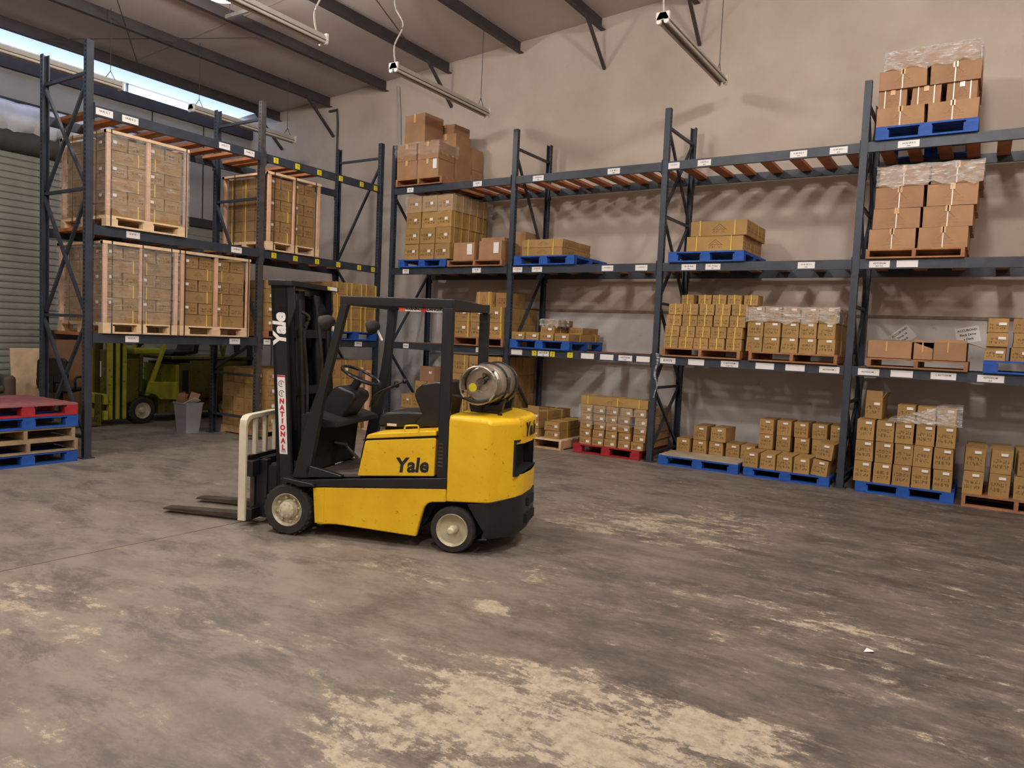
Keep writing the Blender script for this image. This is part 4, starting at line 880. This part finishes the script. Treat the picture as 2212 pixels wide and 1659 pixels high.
fpart(MB().cyl((1.63, .3, 1.02), (1.63, .3, 1.06), .02, n=12), 'lift_eye', 'blackdeep', parent=cwo)
# wheels
def wheel(x, y, r, w, rim_r, front, side):
    d = -side
    prof = [(0, rim_r), (0, r*.93), (.012, r*.985), (.03, r), (w-.03, r), (w-.012, r*.985), (w, r*.93), (w, rim_r)]
    tr = fpart(MB().lathe((x, y, r), (0, side, 0), prof, 40), 'wheel', 'rubber', smooth=True); tr['label'] = 'black solid tyre'
    if front:
        tb = MB()
        for k in range(26):
            a = 2*math.pi*k/26; tb.bar((x+math.cos(a)*r*.995, y+side*.01, r+math.sin(a)*r*.995), (x+math.cos(a)*r*.995, y+side*.06, r+math.sin(a)*r*.995), .022, .012, (math.cos(a), 0, math.sin(a)))
        fpart(tb, 'tread_lug', 'rubber', parent=tr); tr.children[-1]['kind'] = 'stuff'
        rp = [(.004, rim_r), (.0, rim_r*.96), (.05, rim_r*.86), (.055, rim_r*.62), (.03, rim_r*.55), (.03, 0.0001)]
    else:
        rp = [(.004, rim_r), (-.004, rim_r*.97), (.004, rim_r*.93), (.05, rim_r*.86), (.06, rim_r*.3), (.0, rim_r*.26), (-.03, rim_r*.22), (-.04, rim_r*.14), (-.042, .0001)]
    rm = fpart(MB().lathe((x, y, r), (0, side, 0), rp, 36), 'rim', 'rim', smooth=True, parent=tr)
    if front:
        hb = fpart(MB().lathe((x, y, r), (0, side, 0), [(.03, rim_r*.5), (-.005, rim_r*.48), (-.012, rim_r*.3), (-.016, rim_r*.12), (-.018, .0001)], 24), 'hub', 'rim', smooth=True, parent=tr)
        nu = MB()
        for k in range(8):
            a = 2*math.pi*k/8 + .2
            nu.cyl((x+math.cos(a)*rim_r*.72, y+side*.05, r+math.sin(a)*rim_r*.72), (x+math.cos(a)*rim_r*.72, y+side*.025, r+math.sin(a)*rim_r*.72), .011, n=6)
            nu.cyl((x+math.cos(a)*rim_r*.38, y-side*.004, r+math.sin(a)*rim_r*.38), (x+math.cos(a)*rim_r*.38, y-side*.016, r+math.sin(a)*rim_r*.38), .008, n=6)
        q = fpart(nu, 'lug_nuts', 'rim', parent=tr); q['kind'] = 'stuff'
for y, s in ((-.02, 1), (WD+.02, -1)):
    wheel(-.02, y, .205, .15, .135, True, s); wheel(1.365, y+s*.03, .178, .13, .128, False, s)
fpart(MB().cyl((-.02,.12,.205), (-.02,.88,.205), .06, n=12), 'front_axle', 'blackdeep')
# mast, leaning a little forward
MX = lambda z: -.215 - .062*(z-.55)
def shear(p): x, y, z = p; return (x + MX(z), y, z)
def sh(): b = MB(); b.xf = shear; return b
for y0, lb in ((.16, 0), (.80, 1)):
    r_ = fpart(sh().box(-.01, .135, y0+(.0 if lb == 0 else .045), y0+(.045 if lb == 0 else .09), .12, 2.04).box(-.01, .02, y0, y0+.09, .12, 2.04).box(.115, .135, y0, y0+.09, .12, 2.04), 'mast_rail', 'black')
    fpart(sh().box(-.05, .1, y0+(.06 if lb == 0 else -.04), y0+(.13 if lb == 0 else .03), .1, 2.0), 'inner_rail', 'black')
    fpart(sh().cyl((.09, y0+(.19 if lb == 0 else -.1), .3), (.09, y0+(.19 if lb == 0 else -.1), 1.95), .045, n=14), 'lift_cylinder', 'black', smooth=True)
    fpart(sh().prism([(-.01, 1.66), (.135, 1.66), (.2, 1.82), (.2, 2.0), (-.01, 2.0)], y0, y0+.02), 'mast_gusset', 'black', .004, 1)
    fpart(MB().bar((-.12, y0+.045, .55), (.3, y0+.02, .43), .05, .05), 'tilt_cylinder', 'black', parent=r_)
fpart(sh().prism([(.12,.0),(.9,.0),(.9,.05),(.12,.05)], 0, .01, 'yz') if False else sh().box(-.02, .2, .13, .93, 2.0, 2.045), 'mast_crosshead', 'black', .006, 2)
o = fpart(sh().box(.2, .202, .72, .9, 2.008, 2.04), 'warning_sticker', 'tagw'); fpart(sh().box(.202, .203, .72, .765, 2.008, 2.04), 'sticker_stripe', 'tagy', parent=o)
for z in (.4, 1.1, 1.58): fpart(sh().box(.1, .13, .2, .86, z, z+.07), 'mast_crossmember', 'black')
for y in (.42, .58): fpart(sh().box(-.0, .02, y, y+.03, .4, 1.9), 'lift_chain', 'blackdeep')
fpart(sh().box(-.03, -.01, .3, .75, .3, 1.95), 'mast_guard_plate', 'blackdeep')
fpart(sh().cyl((.03, .51, .3), (.03, .51, 1.98), .055, n=16), 'center_cylinder', 'black', smooth=True)
fpart(sh().cyl((.05, .66, 1.82), (.05, .82, 1.82), .09, n=20), 'chain_pulley', 'black', smooth=True)
for pts in ([(.15,.36,.6),(.17,.37,1.2),(.16,.36,1.6),(.2,.38,1.75),(.15,.34,1.8)], [(.16,.44,.5),(.2,.46,1.0),(.24,.5,1.3),(.2,.55,1.6),(.16,.56,1.95)], [(.15,.3,.5),(.16,.31,1.2),(.16,.3,1.9)]):
    fpart(sh().tube(spline(pts, 6), .014), 'hydraulic_hose', 'rubber', smooth=True)
# mast lettering and sticker strip on the near rail
ob('lettering', text_mesh('Yale', .155, M['tagw'], .15, .007, .98), FK, (MX(1.65)+.06, .157, 1.645), (R(90), R(-90-3.5), 0))
stp = fpart(sh().box(.02, .092, .1565, .158, .62, 1.27), 'sticker_strip', 'tagw')
for i, ch in enumerate('NATIONAL'):
    z = 1.055 - i*.0545; ob('lettering', text_mesh(ch, .056, M['inkred'], 0, .003), stp, (MX(z)+.056, .1562, z), (R(90), 0, 0))
for z in (1.12, 1.20):      # two round arrow marks
    rg = MB(); 
    for k in range(14):
        a0, a1 = R(20+k*20), R(40+k*20); rg.bar((MX(z)+.056+math.cos(a0)*.024, .156, z+math.sin(a0)*.024), (MX(z)+.056+math.cos(a1)*.024, .156, z+math.sin(a1)*.024), .005, .001, (0,1,0))
    rg.bar((MX(z)+.056, .156, z-.012), (MX(z)+.056, .156, z+.012), .006, .001, (0,1,0)); fpart(rg, 'arrow_mark', 'ink', parent=stp)
fpart(sh().box(.02, .092, .156, .1566, 1.255, 1.268), 'sticker_header', M['inkred'], parent=stp)
fpart(sh().box(.035, .078, .156, .1566, .632, .655), 'sticker_footer', M['lampgrey'], parent=stp)
# carriage, forks, load backrest
fpart(MB().box(-.46, -.40, .08, .92, .42, .55).box(-.46, -.40, .08, .92, .06, .15).box(-.44, -.34, .2, .27, .06, .55).box(-.44, -.34, .73, .8, .06, .55), 'carriage', 'black', .004, 1)
fpart(MB().box(-.38, -.26, .22, .8, .2, .5), 'carriage_roller_box', 'blackdeep')
for y in (.2, .64):
    fpart(MB().prism([(-1.36,.03),(-1.34,.05),(-.52,.075),(-.5,.09),(-.5,.56),(-.46,.56),(-.46,.035),(-.5,.03)], y, y+.1), 'fork', 'steel', .004, 1)
bp = [(.055,.05),(.055,.84),(.065,.89),(.095,.92),(.14,.93),(.5,.94),(.86,.93),(.905,.92),(.935,.89),(.945,.84),(.945,.05)]
brm = MB(); pv = [(x, y, z) for y, z in bp for x in (-.515, -.45)]; inn = [(y + (.03 if y < .3 else (-.03 if y > .7 else 0)), z - (.035 if z > .86 else 0)) for y, z in bp]
pv += [(x, y, z) for y, z in inn for x in (-.515, -.45)]; K = len(bp)
brm.add(pv, [f for i in range(K-1) for f in ((2*i, 2*i+1, 2*i+3, 2*i+2), (2*K+2*i, 2*K+2*i+2, 2*K+2*i+3, 2*K+2*i+1), (2*i, 2*i+2, 2*K+2*i+2, 2*K+2*i), (2*i+1, 2*K+2*i+1, 2*K+2*i+3, 2*i+3))] + [(0, 2*K, 2*K+1, 1), (2*K-2, 2*K-1, 4*K-1, 4*K-2)])
br = fpart(brm, 'load_backrest', 'cream', .004, 2)
for y in (.22, .37, .52, .67, .80): fpart(MB().box(-.5, -.465, y, y+.035, .58, .93), 'backrest_bar', 'cream', .003, 1, parent=br)
fpart(MB().box(-.50, -.46, .06, .94, .55, .585), 'backrest_foot', 'black', parent=br)
# overhead guard
og = fpart(MB().box(.385, 1.305, 0, .05, 1.855, 1.928), 'overhead_guard', 'black', .008, 2)
fpart(MB().box(.385, 1.305, WD-.05+.04, WD+.04, 1.865, 1.938), 'guard_side_bar', 'black', .008, 2, parent=og)
fpart(MB().box(1.255, 1.305, .05, WD-.01, 1.86, 1.93), 'guard_cross_bar', 'black', .005, 2, parent=og); fpart(MB().box(.385, .435, .05, WD-.01, 1.86, 1.93), 'guard_cross_bar', 'black', .005, 2, parent=og)
for k in range(6): fpart(MB().box(.43, 1.26, .15+k*.14, .175+k*.14, 1.885, 1.93), 'guard_bar', 'black', parent=og)
for y0 in (0, WD-.02):
    fpart(MB().box(1.228, 1.312, y0, y0+.06, .57, 1.862), 'rear_pillar', 'black', .008, 2)
fpart(MB().prism([(.39,1.86),(.452,1.86),(.285,1.20),(.25,1.02),(.155,.475),(.01,.465),(.152,1.02),(.222,1.21)], .0, .055), 'front_pillar', 'black', .006, 2)
fpart(MB().prism([(.362,1.87),(.44,1.87),(.40,1.45),(.388,1.31),(.315,.86),(.25,.48),(.13,.47),(.206,.86),(.305,1.31),(.33,1.5)], WD-.015, WD+.04), 'front_pillar', 'black', .006, 2)
vt = MB()
for k in range(7): vt.box(1.24, 1.275, -.002, .002, .66+k*.028, .672+k*.028)
q = fpart(vt, 'pillar_vents', M['steel']); q['kind'] = 'stuff'
dg = fpart(MB().box(.872, 1.22, .02, .023, 1.826, 1.862), 'danger_sticker', 'tagw'); fpart(MB().box(.872, .92, .018, .02, 1.826, 1.862), 'orange_patch', pbr('sticker_orange', srgb(226, 96, 52), .5), parent=dg); fpart(MB().box(1.05, 1.095, .018, .02, 1.826, 1.862), 'red_patch', 'inkred', parent=dg)
ob('lettering', text_mesh('WARNING', .026, M['ink'], 0, .001), dg, (.985, .0185, 1.844), (R(90), 0, 0)); ob('lettering', text_mesh('DANGER', .03, M['ink'], 0, .001), dg, (1.158, .0185, 1.844), (R(90), 0, 0))
# work lights on the front pillars
for x, y, z in ((.225, .1, 1.735), (.23, .95, 1.72)):
    l_ = fpart(MB().lathe((x+.06, y, z), (-1, 0, -.35), [(-.01, .0001), (0, .03), (.03, .055), (.09, .066), (.10, .066)], 20), 'work_light', 'rubber', smooth=True)
    fpart(MB().lathe((x+.06, y, z), (-1, 0, -.35), [(.098, .0001), (.1, .06)], 20), 'lens', 'cream', parent=l_); fpart(MB().cyl((x+.05, y, z-.05), (x+.1, y, z-.14), .012, n=8), 'lamp_bracket', 'white', parent=l_)
# dashboard, steering, controls
fpart(MB().prism([(.02,.5),(.02,.96),(.08,.99),(.33,.92),(.345,.88),(.15,.87),(.11,.5)], .1, WD-.1), 'front_cowl', 'blackdeep', .01, 2)
fpart(MB().prism([(.04,1.0),(.17,1.17),(.22,1.2),(.37,1.15),(.385,1.1),(.26,.92),(.12,.89)], .33, .62), 'steering_column', 'black', .025, 3)
sw = MB(); cx, cz = .36, 1.285; tx = Vector((.9, 0, -.42)).normalized(); pts = []
for k in range(33): a = 2*math.pi*k/32; pts.append(Vector((cx, .47, cz)) + tx*(.17*math.cos(a)) + Vector((0, .17*math.sin(a), 0)))
sw.tube(pts, .013, 8)
swo = fpart(sw, 'steering_wheel', 'vinyl', smooth=True)
for a in (0, 120, 240): e = Vector((cx, .47, cz)) + tx*(.165*math.cos(R(a))) + Vector((0, .165*math.sin(R(a)), 0)); fpart(MB().bar((cx-.01, .47, cz-.03), e, .03, .012), 'spoke', 'vinyl', parent=swo)
fpart(MB().cyl((cx-.12, .47, cz-.2), (cx-.01, .47, cz-.02), .035, n=14), 'steering_shaft', 'black', parent=swo)
for y, x1, z1 in ((.66, .70, 1.25), (.72, .6, 1.22), (.78, .58, 1.2)):
    lv = fpart(MB().tube(spline([(.36, y, 1.0), (.42, y, 1.12), (x1, y-.05, z1)], 5), .008), 'control_lever', 'steel', smooth=True); fpart(MB().lathe((x1, y-.05, z1), (1,0,.3), [(-.025,.0001),(-.015,.018),(0,.024),(.015,.018),(.025,.0001)], 12), 'lever_knob', 'vinyl', smooth=True, parent=lv)
fpart(MB().bar((.14,.45,.71), (.24,.5,.685), .09, .02).bar((.22,.5,.68), (.33,.52,.57), .03, .02), 'pedal', 'steel', .003, 1)
# seat
cs_ = fpart(MB().prism([(.62,.89),(.61,.93),(.63,.985),(.68,1.01),(.85,1.03),(1.03,1.035),(1.06,1.0),(1.05,.92),(.98,.9)], .27, .74), 'seat_cushion', 'vinyl', .03, 4)
fpart(MB().prism([(.92,.93),(1.02,.92),(1.14,.92),(1.2,1.26),(1.18,1.285),(1.1,1.285),(.99,1.262),(.935,1.21),(.925,1.16),(.955,1.1),(.995,1.02)], .26, .76), 'seat_back', 'vinyl', .035, 4)
fpart(MB().box(.66, 1.05, .32, .7, .86, .92), 'seat_base', 'blackdeep'); fpart(MB().box(.7, .78, .262, .27, .905, .925), 'seat_lever', 'white')
# gas tank across the counterweight
TX, TZ, TR = 1.49, 1.285, .158
tk = fpart(MB().lathe((TX, .28, TZ), (0,1,0), [(-.03,.05),(-.02,.09),(.0,.125),(.03,.15),(.07,TR),(.27,TR),(.285,TR+.004),(.3,TR),(.5,TR),(.545,.15),(.575,.12),(.59,.07),(.595,.0001)], 36), 'gas_tank', 'alu', smooth=True)
cl = MB(); n = 36; vs = []
for (t, r) in ((.13, .148), (.13, .140), (.29, .140), (.29, .148)):
    for i in range(n): a = 2*math.pi*i/n; vs.append((TX+math.cos(a)*r, t, TZ+math.sin(a)*r))
cl.add(vs, [(k*n+i, ((k+1)%4)*n+i, ((k+1)%4)*n+(i+1)%n, k*n+(i+1)%n) for k in range(4) for i in range(n) if not (k in (1, 3) and i in (2, 3, 4, 20, 21, 22))])
fpart(cl, 'tank_collar', 'alu', smooth=True, parent=tk); fpart(MB().tube([(TX+math.cos(2*math.pi*i/24)*.145, .128, TZ+math.sin(2*math.pi*i/24)*.145) for i in range(25)], .008), 'collar_rim', 'alu', smooth=True, parent=tk)
fpart(MB().lathe((TX,.252,TZ), (0,1,0), [(0,.0001),(0,.13)], 24), 'tank_end', 'alu', parent=tk)
fpart(MB().cyl((TX+.01,.26,TZ+.03), (TX+.01,.17,TZ+.03), .028, n=12).cyl((TX+.01,.2,TZ+.03), (TX+.06,.2,TZ+.06), .016, n=10).cyl((TX+.02,.25,TZ+.07), (TX+.03,.18,TZ+.08), .016, n=10), 'tank_valve', 'steel', smooth=True, parent=tk)
fpart(MB().lathe((TX-.05,.16,TZ-.02), (0,1,0), [(0,.0001),(0,.033),(.003,.033)], 18), 'yellow_tag', 'tagy', parent=tk)
for t in (.42, .70):
    s_ = fpart(MB().tube([(TX+math.cos(2*math.pi*i/28)*(TR+.004), t, TZ+math.sin(2*math.pi*i/28)*(TR+.004)) for i in range(29)], .011), 'tank_strap', 'black', smooth=True)
    fpart(MB().bar((TX+TR+.012, t, TZ+.06), (TX+TR+.005, t, TZ-.07), .03, .016, (0,1,0)), 'strap_buckle', 'steel', parent=s_)
fpart(MB().box(TX-.12, TX+.12, .36, .78, 1.04, 1.075).prism([(TX-.13,1.07),(TX-.15,1.17),(TX-.1,1.12),(TX,1.11),(TX+.1,1.12),(TX+.15,1.17),(TX+.13,1.07)], .38, .44).prism([(TX-.13,1.07),(TX-.15,1.17),(TX-.1,1.12),(TX,1.11),(TX+.1,1.12),(TX+.15,1.17),(TX+.13,1.07)], .68, .74).cyl((TX,.4,1.04),(TX,.4,1.12),.04,n=10), 'tank_cradle', 'black')
fpart(MB().tube(spline([(1.25,.2,1.19),(1.36,.14,1.185),(1.48,.1,1.165),(1.58,.13,1.18),(1.66,.25,1.23)], 6), .012), 'gas_hose', 'rubber', smooth=True)

# ------------------------------------------------------------------ lime forklift behind the left rack (local -y = forwards)
GF = thing('forklift', 'old lime green forklift parked behind the left rack', 'forklift', (-2.61, -2.9, 0), 0)
gpart = lambda mb, name, mat, bevel=0, seg=2, smooth=False, parent=GF: fpart(mb, name, mat, bevel, seg, smooth, parent)
gpart(MB().prism([(-.28,.12),(.25,.12),(.3,.42),(1.9,.42),(1.95,.15),(.35,.12)], -.85, -.05, 'yz') if False else MB().box(-.95, -.06, .3, 1.85, .14, .42), 'chassis', 'greendark', .01, 2)
gpart(MB().prism([(.06,.5),(.12,.68),(.62,.66),(.62,.36),(.3,.38),(.22,.46)], -.06, -.0, 'yz'), 'side_panel', 'greenpaint', .01, 2)
gpart(MB().prism([(-.06,.5),(.12,.68),(.62,.66),(.62,.36),(.22,.4)], -1.0, -.94, 'yz'), 'side_panel', 'greenpaint', .01, 2)
gpart(MB().box(-.98, -.01, .84, 2.0, .36, 1.03), 'engine_hood', 'greendark', .03, 3)
gpart(MB().box(-.98, -.015, .66, .86, .4, .98), 'cowl_post', 'greendark', .01, 2); gpart(MB().box(-.015, .0, .7, .8, .48, .85), 'step_recess', 'blackdeep')
gpart(MB().box(-.95, -.0, .5, 2.02, 1.04, 1.09), 'hood_lid', 'greendark', .012, 2); gpart(MB().box(-.93, -.05, .58, 1.0, 1.03, 1.045), 'lid_gap', 'blackdeep')
gpart(MB().box(-.98, -.02, .58, .65, .36, .95), 'seat_riser', 'greenpaint', .01, 2)
gpart(MB().box(-.95, -.1, .0, .06, .5, 1.2), 'dashboard', 'greendark', .02, 2); gpart(MB().box(-.9, -.08, -.1, .42, 1.12, 1.22), 'cowl_top', 'greenpaint', .03, 2)
for x in (-.08, -.95): gpart(MB().prism([(.06,.45),(.12,.45),(.5,1.5),(.44,1.5)], x, x+.06, 'yz'), 'front_pillar', 'greenpaint', .006, 1)
gpart(MB().cyl((-.12, 1.55, 1.08), (-.12, 1.42, 1.75), .025, n=10).cyl((-.12, 1.55, 1.08), (-.12, 1.7, 1.75), .025, n=10), 'rear_pillar', 'greendark', smooth=True)
def gwheel(y, r, rr, s, x):
    w = gpart(MB().lathe((x, y, r), (-s,0,0), [(0,rr),(0,r*.92),(.02,r),(.2,r),(.22,r*.92),(.22,rr)], 36), 'wheel', 'rubber', smooth=True)
    gpart(MB().lathe((x, y, r), (-s,0,0), [(.0,rr),(.05,rr*.85),(.06,rr*.45),(.02,rr*.4),(-.01,rr*.25),(-.012,.0001)], 28), 'rim', 'rim', smooth=True, parent=w)
    lg = MB()
    for k in range(22): a = 2*math.pi*k/22; lg.bar((x-s*.02, y+math.cos(a)*r, r+math.sin(a)*r), (x-s*.1, y+math.cos(a+.1)*r, r+math.sin(a+.1)*r), .03, .02, (0, math.cos(a), math.sin(a)))
    gpart(lg, 'tread_lugs', 'rubber', parent=w)['kind'] = 'stuff'
for s, x in ((1, .0), (-1, -1.0)): gwheel(0, .215, .13, s, x); gwheel(1.5, .19, .11, s, x)
# green mast
for x in (-.1, -.66):
    for y0 in (-.54, -.43, -.32): gpart(MB().box(x, x+.08, y0, y0+.055, .1, 2.2), 'mast_rail', 'greenpaint')
    gpart(MB().box(x+.012, x+.055, -.53, -.28, .1, 2.15), 'rail_gap_shade', 'blackdeep')  # black plate, paints the shade in the gaps between the rails
    gpart(MB().box(x+(.1 if x < -.5 else -.06), x+(.14 if x < -.5 else -.02), -.5, -.36, .1, 2.15), 'inner_rail', 'greendark')
gpart(MB().box(-.1, -.04, -.3, -.05, .35, 1.05), 'mast_mount', 'greendark', .01, 1)
cyl_ = gpart(MB().cyl((-.36,-.42,.15), (-.36,-.42,1.18), .07, n=18), 'lift_cylinder', 'greendark', smooth=True); gpart(MB().cyl((-.36,-.42,1.18), (-.36,-.42,2.1), .035, n=14), 'piston_rod', 'galv', smooth=True, parent=cyl_)
gpart(MB().box(-.375, -.345, -.495, -.491, .75, 1.0), 'cylinder_sticker', 'tagw', parent=cyl_)
gpart(MB().box(-.68, .0, -.62, -.555, .34, .5).box(-.68, .0, -.62, -.555, .1, .24), 'carriage', 'greenpaint', .008, 1)
for x in (-.62, -.16): gpart(MB().prism([(-1.55,.02),(-1.54,.04),(-.7,.06),(-.69,.5),(-.64,.5),(-.64,.02)], x, x+.11, 'yz'), 'fork', 'greendark', .004, 1)
for z in (.3, 1.55, 2.1): gpart(MB().box(-.86, -.05, -.36, -.31, z, z+.08), 'mast_crossmember', 'greenpaint')
gpart(MB().prism([(.62,1.1),(.66,1.17),(1.1,1.2),(1.14,1.12)], -.75, -.25, 'yz'), 'seat_cushion', 'vinyl', .03, 3); gpart(MB().prism([(1.02,1.15),(1.12,1.5),(1.2,1.52),(1.16,1.13)], -.75, -.25, 'yz'), 'seat_back', 'vinyl', .03, 3)
st_ = MB(); st_.tube([(-.5+.17*math.cos(2*math.pi*k/24), .32+.14*math.sin(2*math.pi*k/24), 1.38+.1*math.sin(2*math.pi*k/24)) for k in range(25)], .014, 8); st_.cyl((-.5,.15,1.15), (-.5,.32,1.38), .03, n=10); gpart(st_, 'steering_wheel', 'vinyl', smooth=True)

# ------------------------------------------------------------------ pallet stack at the left edge
PS = Fr(-.02, -6.28, 0, R(90)); zz = 0
for k, (kd, mt, lb, tm) in enumerate((('block', 'blue', 'bottom blue pallet of the stack at the left edge', None), ('stringer', 'woodold', 'weathered wood pallet in the stack at the left edge', None), ('stringer', 'woodold', 'second wood pallet up in the left-edge stack', None), ('block', 'blue', 'upper blue pallet of the stack, under the faded red one', None), ('block', 'red', 'faded red pallet topping the stack at the left edge', 'redfade'))):
    pallet(PS, rnd(-.01, .02), rnd(-.01, .02), zz, 1.05, 1.2, kd, M[mt], lb, 'stacked empty pallets', h=.136, topmat=M[tm] if tm else None); zz += .137
# ------------------------------------------------------------------ things by the left wall
t = thing('waste_bin', 'grey plastic bin full of cardboard beside the rack post', 'bin', (-1.35, -2.93, 0))
b = MB(); 
def rr_(w, d, z, n=5): return [(sx*(w/2-.03)+.03*math.cos(R(a)), sy*(d/2-.03)+.03*math.sin(R(a)), z) for sx, sy, a0 in ((1,1,0),(-1,1,90),(-1,-1,180),(1,-1,270)) for a in [a0+90*i/(n-1) for i in range(n)]]
lv_ = [rr_(.28,.22,0), rr_(.36,.28,.44), rr_(.38,.3,.44), rr_(.38,.3,.46), rr_(.35,.27,.46), rr_(.27,.21,.02)]; N = 20
b.add([p for l in lv_ for p in l], [(k*N+i, k*N+(i+1)%N, (k+1)*N+(i+1)%N, (k+1)*N+i) for k in range(5) for i in range(N)] + [tuple(range(N-1,-1,-1)), tuple(5*N+i for i in range(N))]); b.build('body', M['greybin'], t)
for k, (x, y, rx, ry, col) in enumerate(((-.08, .0, 12, -10, 'b_plain'), (.02, .05, -18, 14, 'b_plain'), (-.12, -.05, 30, 8, 'b_plain'), (.08, -.04, 60, 20, 'tagw'))):
    o = MB().box(-.07, .07, -.003, .003, -.1, .16).build('cardboard_scrap', M[col], t); o.location = (x, y, .45); o.rotation_euler = (R(rx), R(ry), R(k*35))
t = thing('office_chair', 'black office chair in front of the large cardboard sheet', 'chair', (-4.15, -3.42, 0), R(215))
MB().prism([(-.22,.58),(.22,.58),(.25,.7),(.24,.95),(.18,1.0),(-.18,1.0),(-.24,.95),(-.25,.7)], .2, .27).build('backrest', M['vinyl'], t, bevel=.025, seg=3)
MB().box(-.24, .24, -.24, .24, .42, .5).build('seat', M['vinyl'], t, bevel=.035, seg=3); MB().box(-.03, .03, .2, .28, .44, .7).build('back_support', M['vinyl'], t); MB().cyl((0,0,.1), (0,0,.43), .03, n=12).build('gas_column', M['blackdeep'], t)
for s in (-1, 1): MB().tube(spline([(s*.24,.1,.46),(s*.3,.12,.5),(s*.3,.12,.66),(s*.28,-.1,.68)], 4), .02).build('armrest', M['vinyl'], t, True)
for k in range(5):
    a = R(72*k+10); l_ = MB().bar((0,0,.1), (math.cos(a)*.28, math.sin(a)*.28, .07), .045, .03).build('base_leg', M['blackdeep'], t); MB().cyl((math.cos(a)*.28-.015, math.sin(a)*.28, .03), (math.cos(a)*.28+.015, math.sin(a)*.28, .03), .03, n=10).build('caster', M['blackdeep'], l_)
o = MB().box(0, .5, 0, .75, 0, 1.33).box(.501, .503, .2, .26, .9, 1.1).build('large_carton', [M['b_plain']]); o.location = (-5.25, -3.2, 0); tag(o, 'large upright brown carton by the shutter behind the black chair', 'carton')
o = MB().box(0, .03, 0, .5, 0, 1.13).build('plywood_sheet', M['woodpale']); o.location = (-4.55, -3.98, 0); o.rotation_euler = (0, R(-6), 0); tag(o, 'pale board leaning against the shutter left of the big carton', 'board')
t = thing('armchair', 'worn dark brown armchair by the shutter at the left edge', 'armchair', (-4.7, -4.55, 0), R(90))
MB().box(-.5, .5, -.4, .4, .12, .42).build('seat_base', M['leather'], t, bevel=.04, seg=3); MB().box(-.36, .36, -.42, .25, .42, .55).build('seat_cushion', M['leather'], t, bevel=.05, seg=3)
MB().prism([(.2,.42),(.32,.92),(.45,.9),(.42,.3)], -.42, .42, 'yz').build('backrest', M['leather'], t, bevel=.06, seg=3)
for s in (-1, 1): MB().box(s*.43-.1, s*.43+.1, -.42, .36, .3, .7).build('armrest', M['leather'], t, bevel=.07, seg=3)
for x in (-.4, .4):
    for y in (-.32, .32): MB().box(x-.03, x+.03, y-.03, y+.03, 0, .13).build('foot', M['blackdeep'], t)
# machine seen behind the racks near the corner
t = thing('drill_press', 'dark drill press standing near the back wall behind left rack', 'machine', (-4.15, .2, 0))
MB().box(-.3, .3, -.3, .3, 0, .12).build('base', M['machine'], t); MB().cyl((0,.12,.1), (0,.12,1.7), .06, n=14).build('column', M['machine'], t, True); MB().box(-.22, .22, -.3, .12, .95, 1.02).build('table', M['machine'], t); MB().box(-.15, .15, -.35, .25, 1.35, 1.7).build('head', M['machine'], t, bevel=.03, seg=2); MB().cyl((0,-.2,1.1), (0,-.2,1.36), .05, .08, n=14).build('chuck', M['machine'], t, True)
for a in (90, 210, 330): MB().cyl((.16,-.2,1.45), (.16,-.2+.25*math.cos(R(a)),1.45+.25*math.sin(R(a))), .012, n=8).build('feed_handle', M['machine'], t)
t = thing('machine_cabinet', 'grey cabinet standing by the back wall behind the left rack', 'cabinet', (-4.9, .85, 0)); MB().box(-.4, .4, -.3, .3, 0, 1.5).build('body', M['wallwhite'], t, bevel=.01)
for s in (-.39, .01): d_ = MB().box(s, s+.38, -.315, -.3, .06, 1.46).build('door', M['siding'], t); MB().box(s+.17, s+.2, -.33, -.315, .7, .85).build('handle', M['galv'], d_)
# scrap of white paper on the floor
_d = MB().add([(0,0,.002),(.05,.01,.012),(.045,.045,.004),(.01,.035,.015)], [(0,1,2,3)]).build('paper_scrap', M['tagw']); _d.location = (8.35, -5.2, 0); tag(_d, 'small white paper scrap on the bare floor at lower right', 'paper'); _d.modifiers.new('s', 'SOLIDIFY').thickness = .001
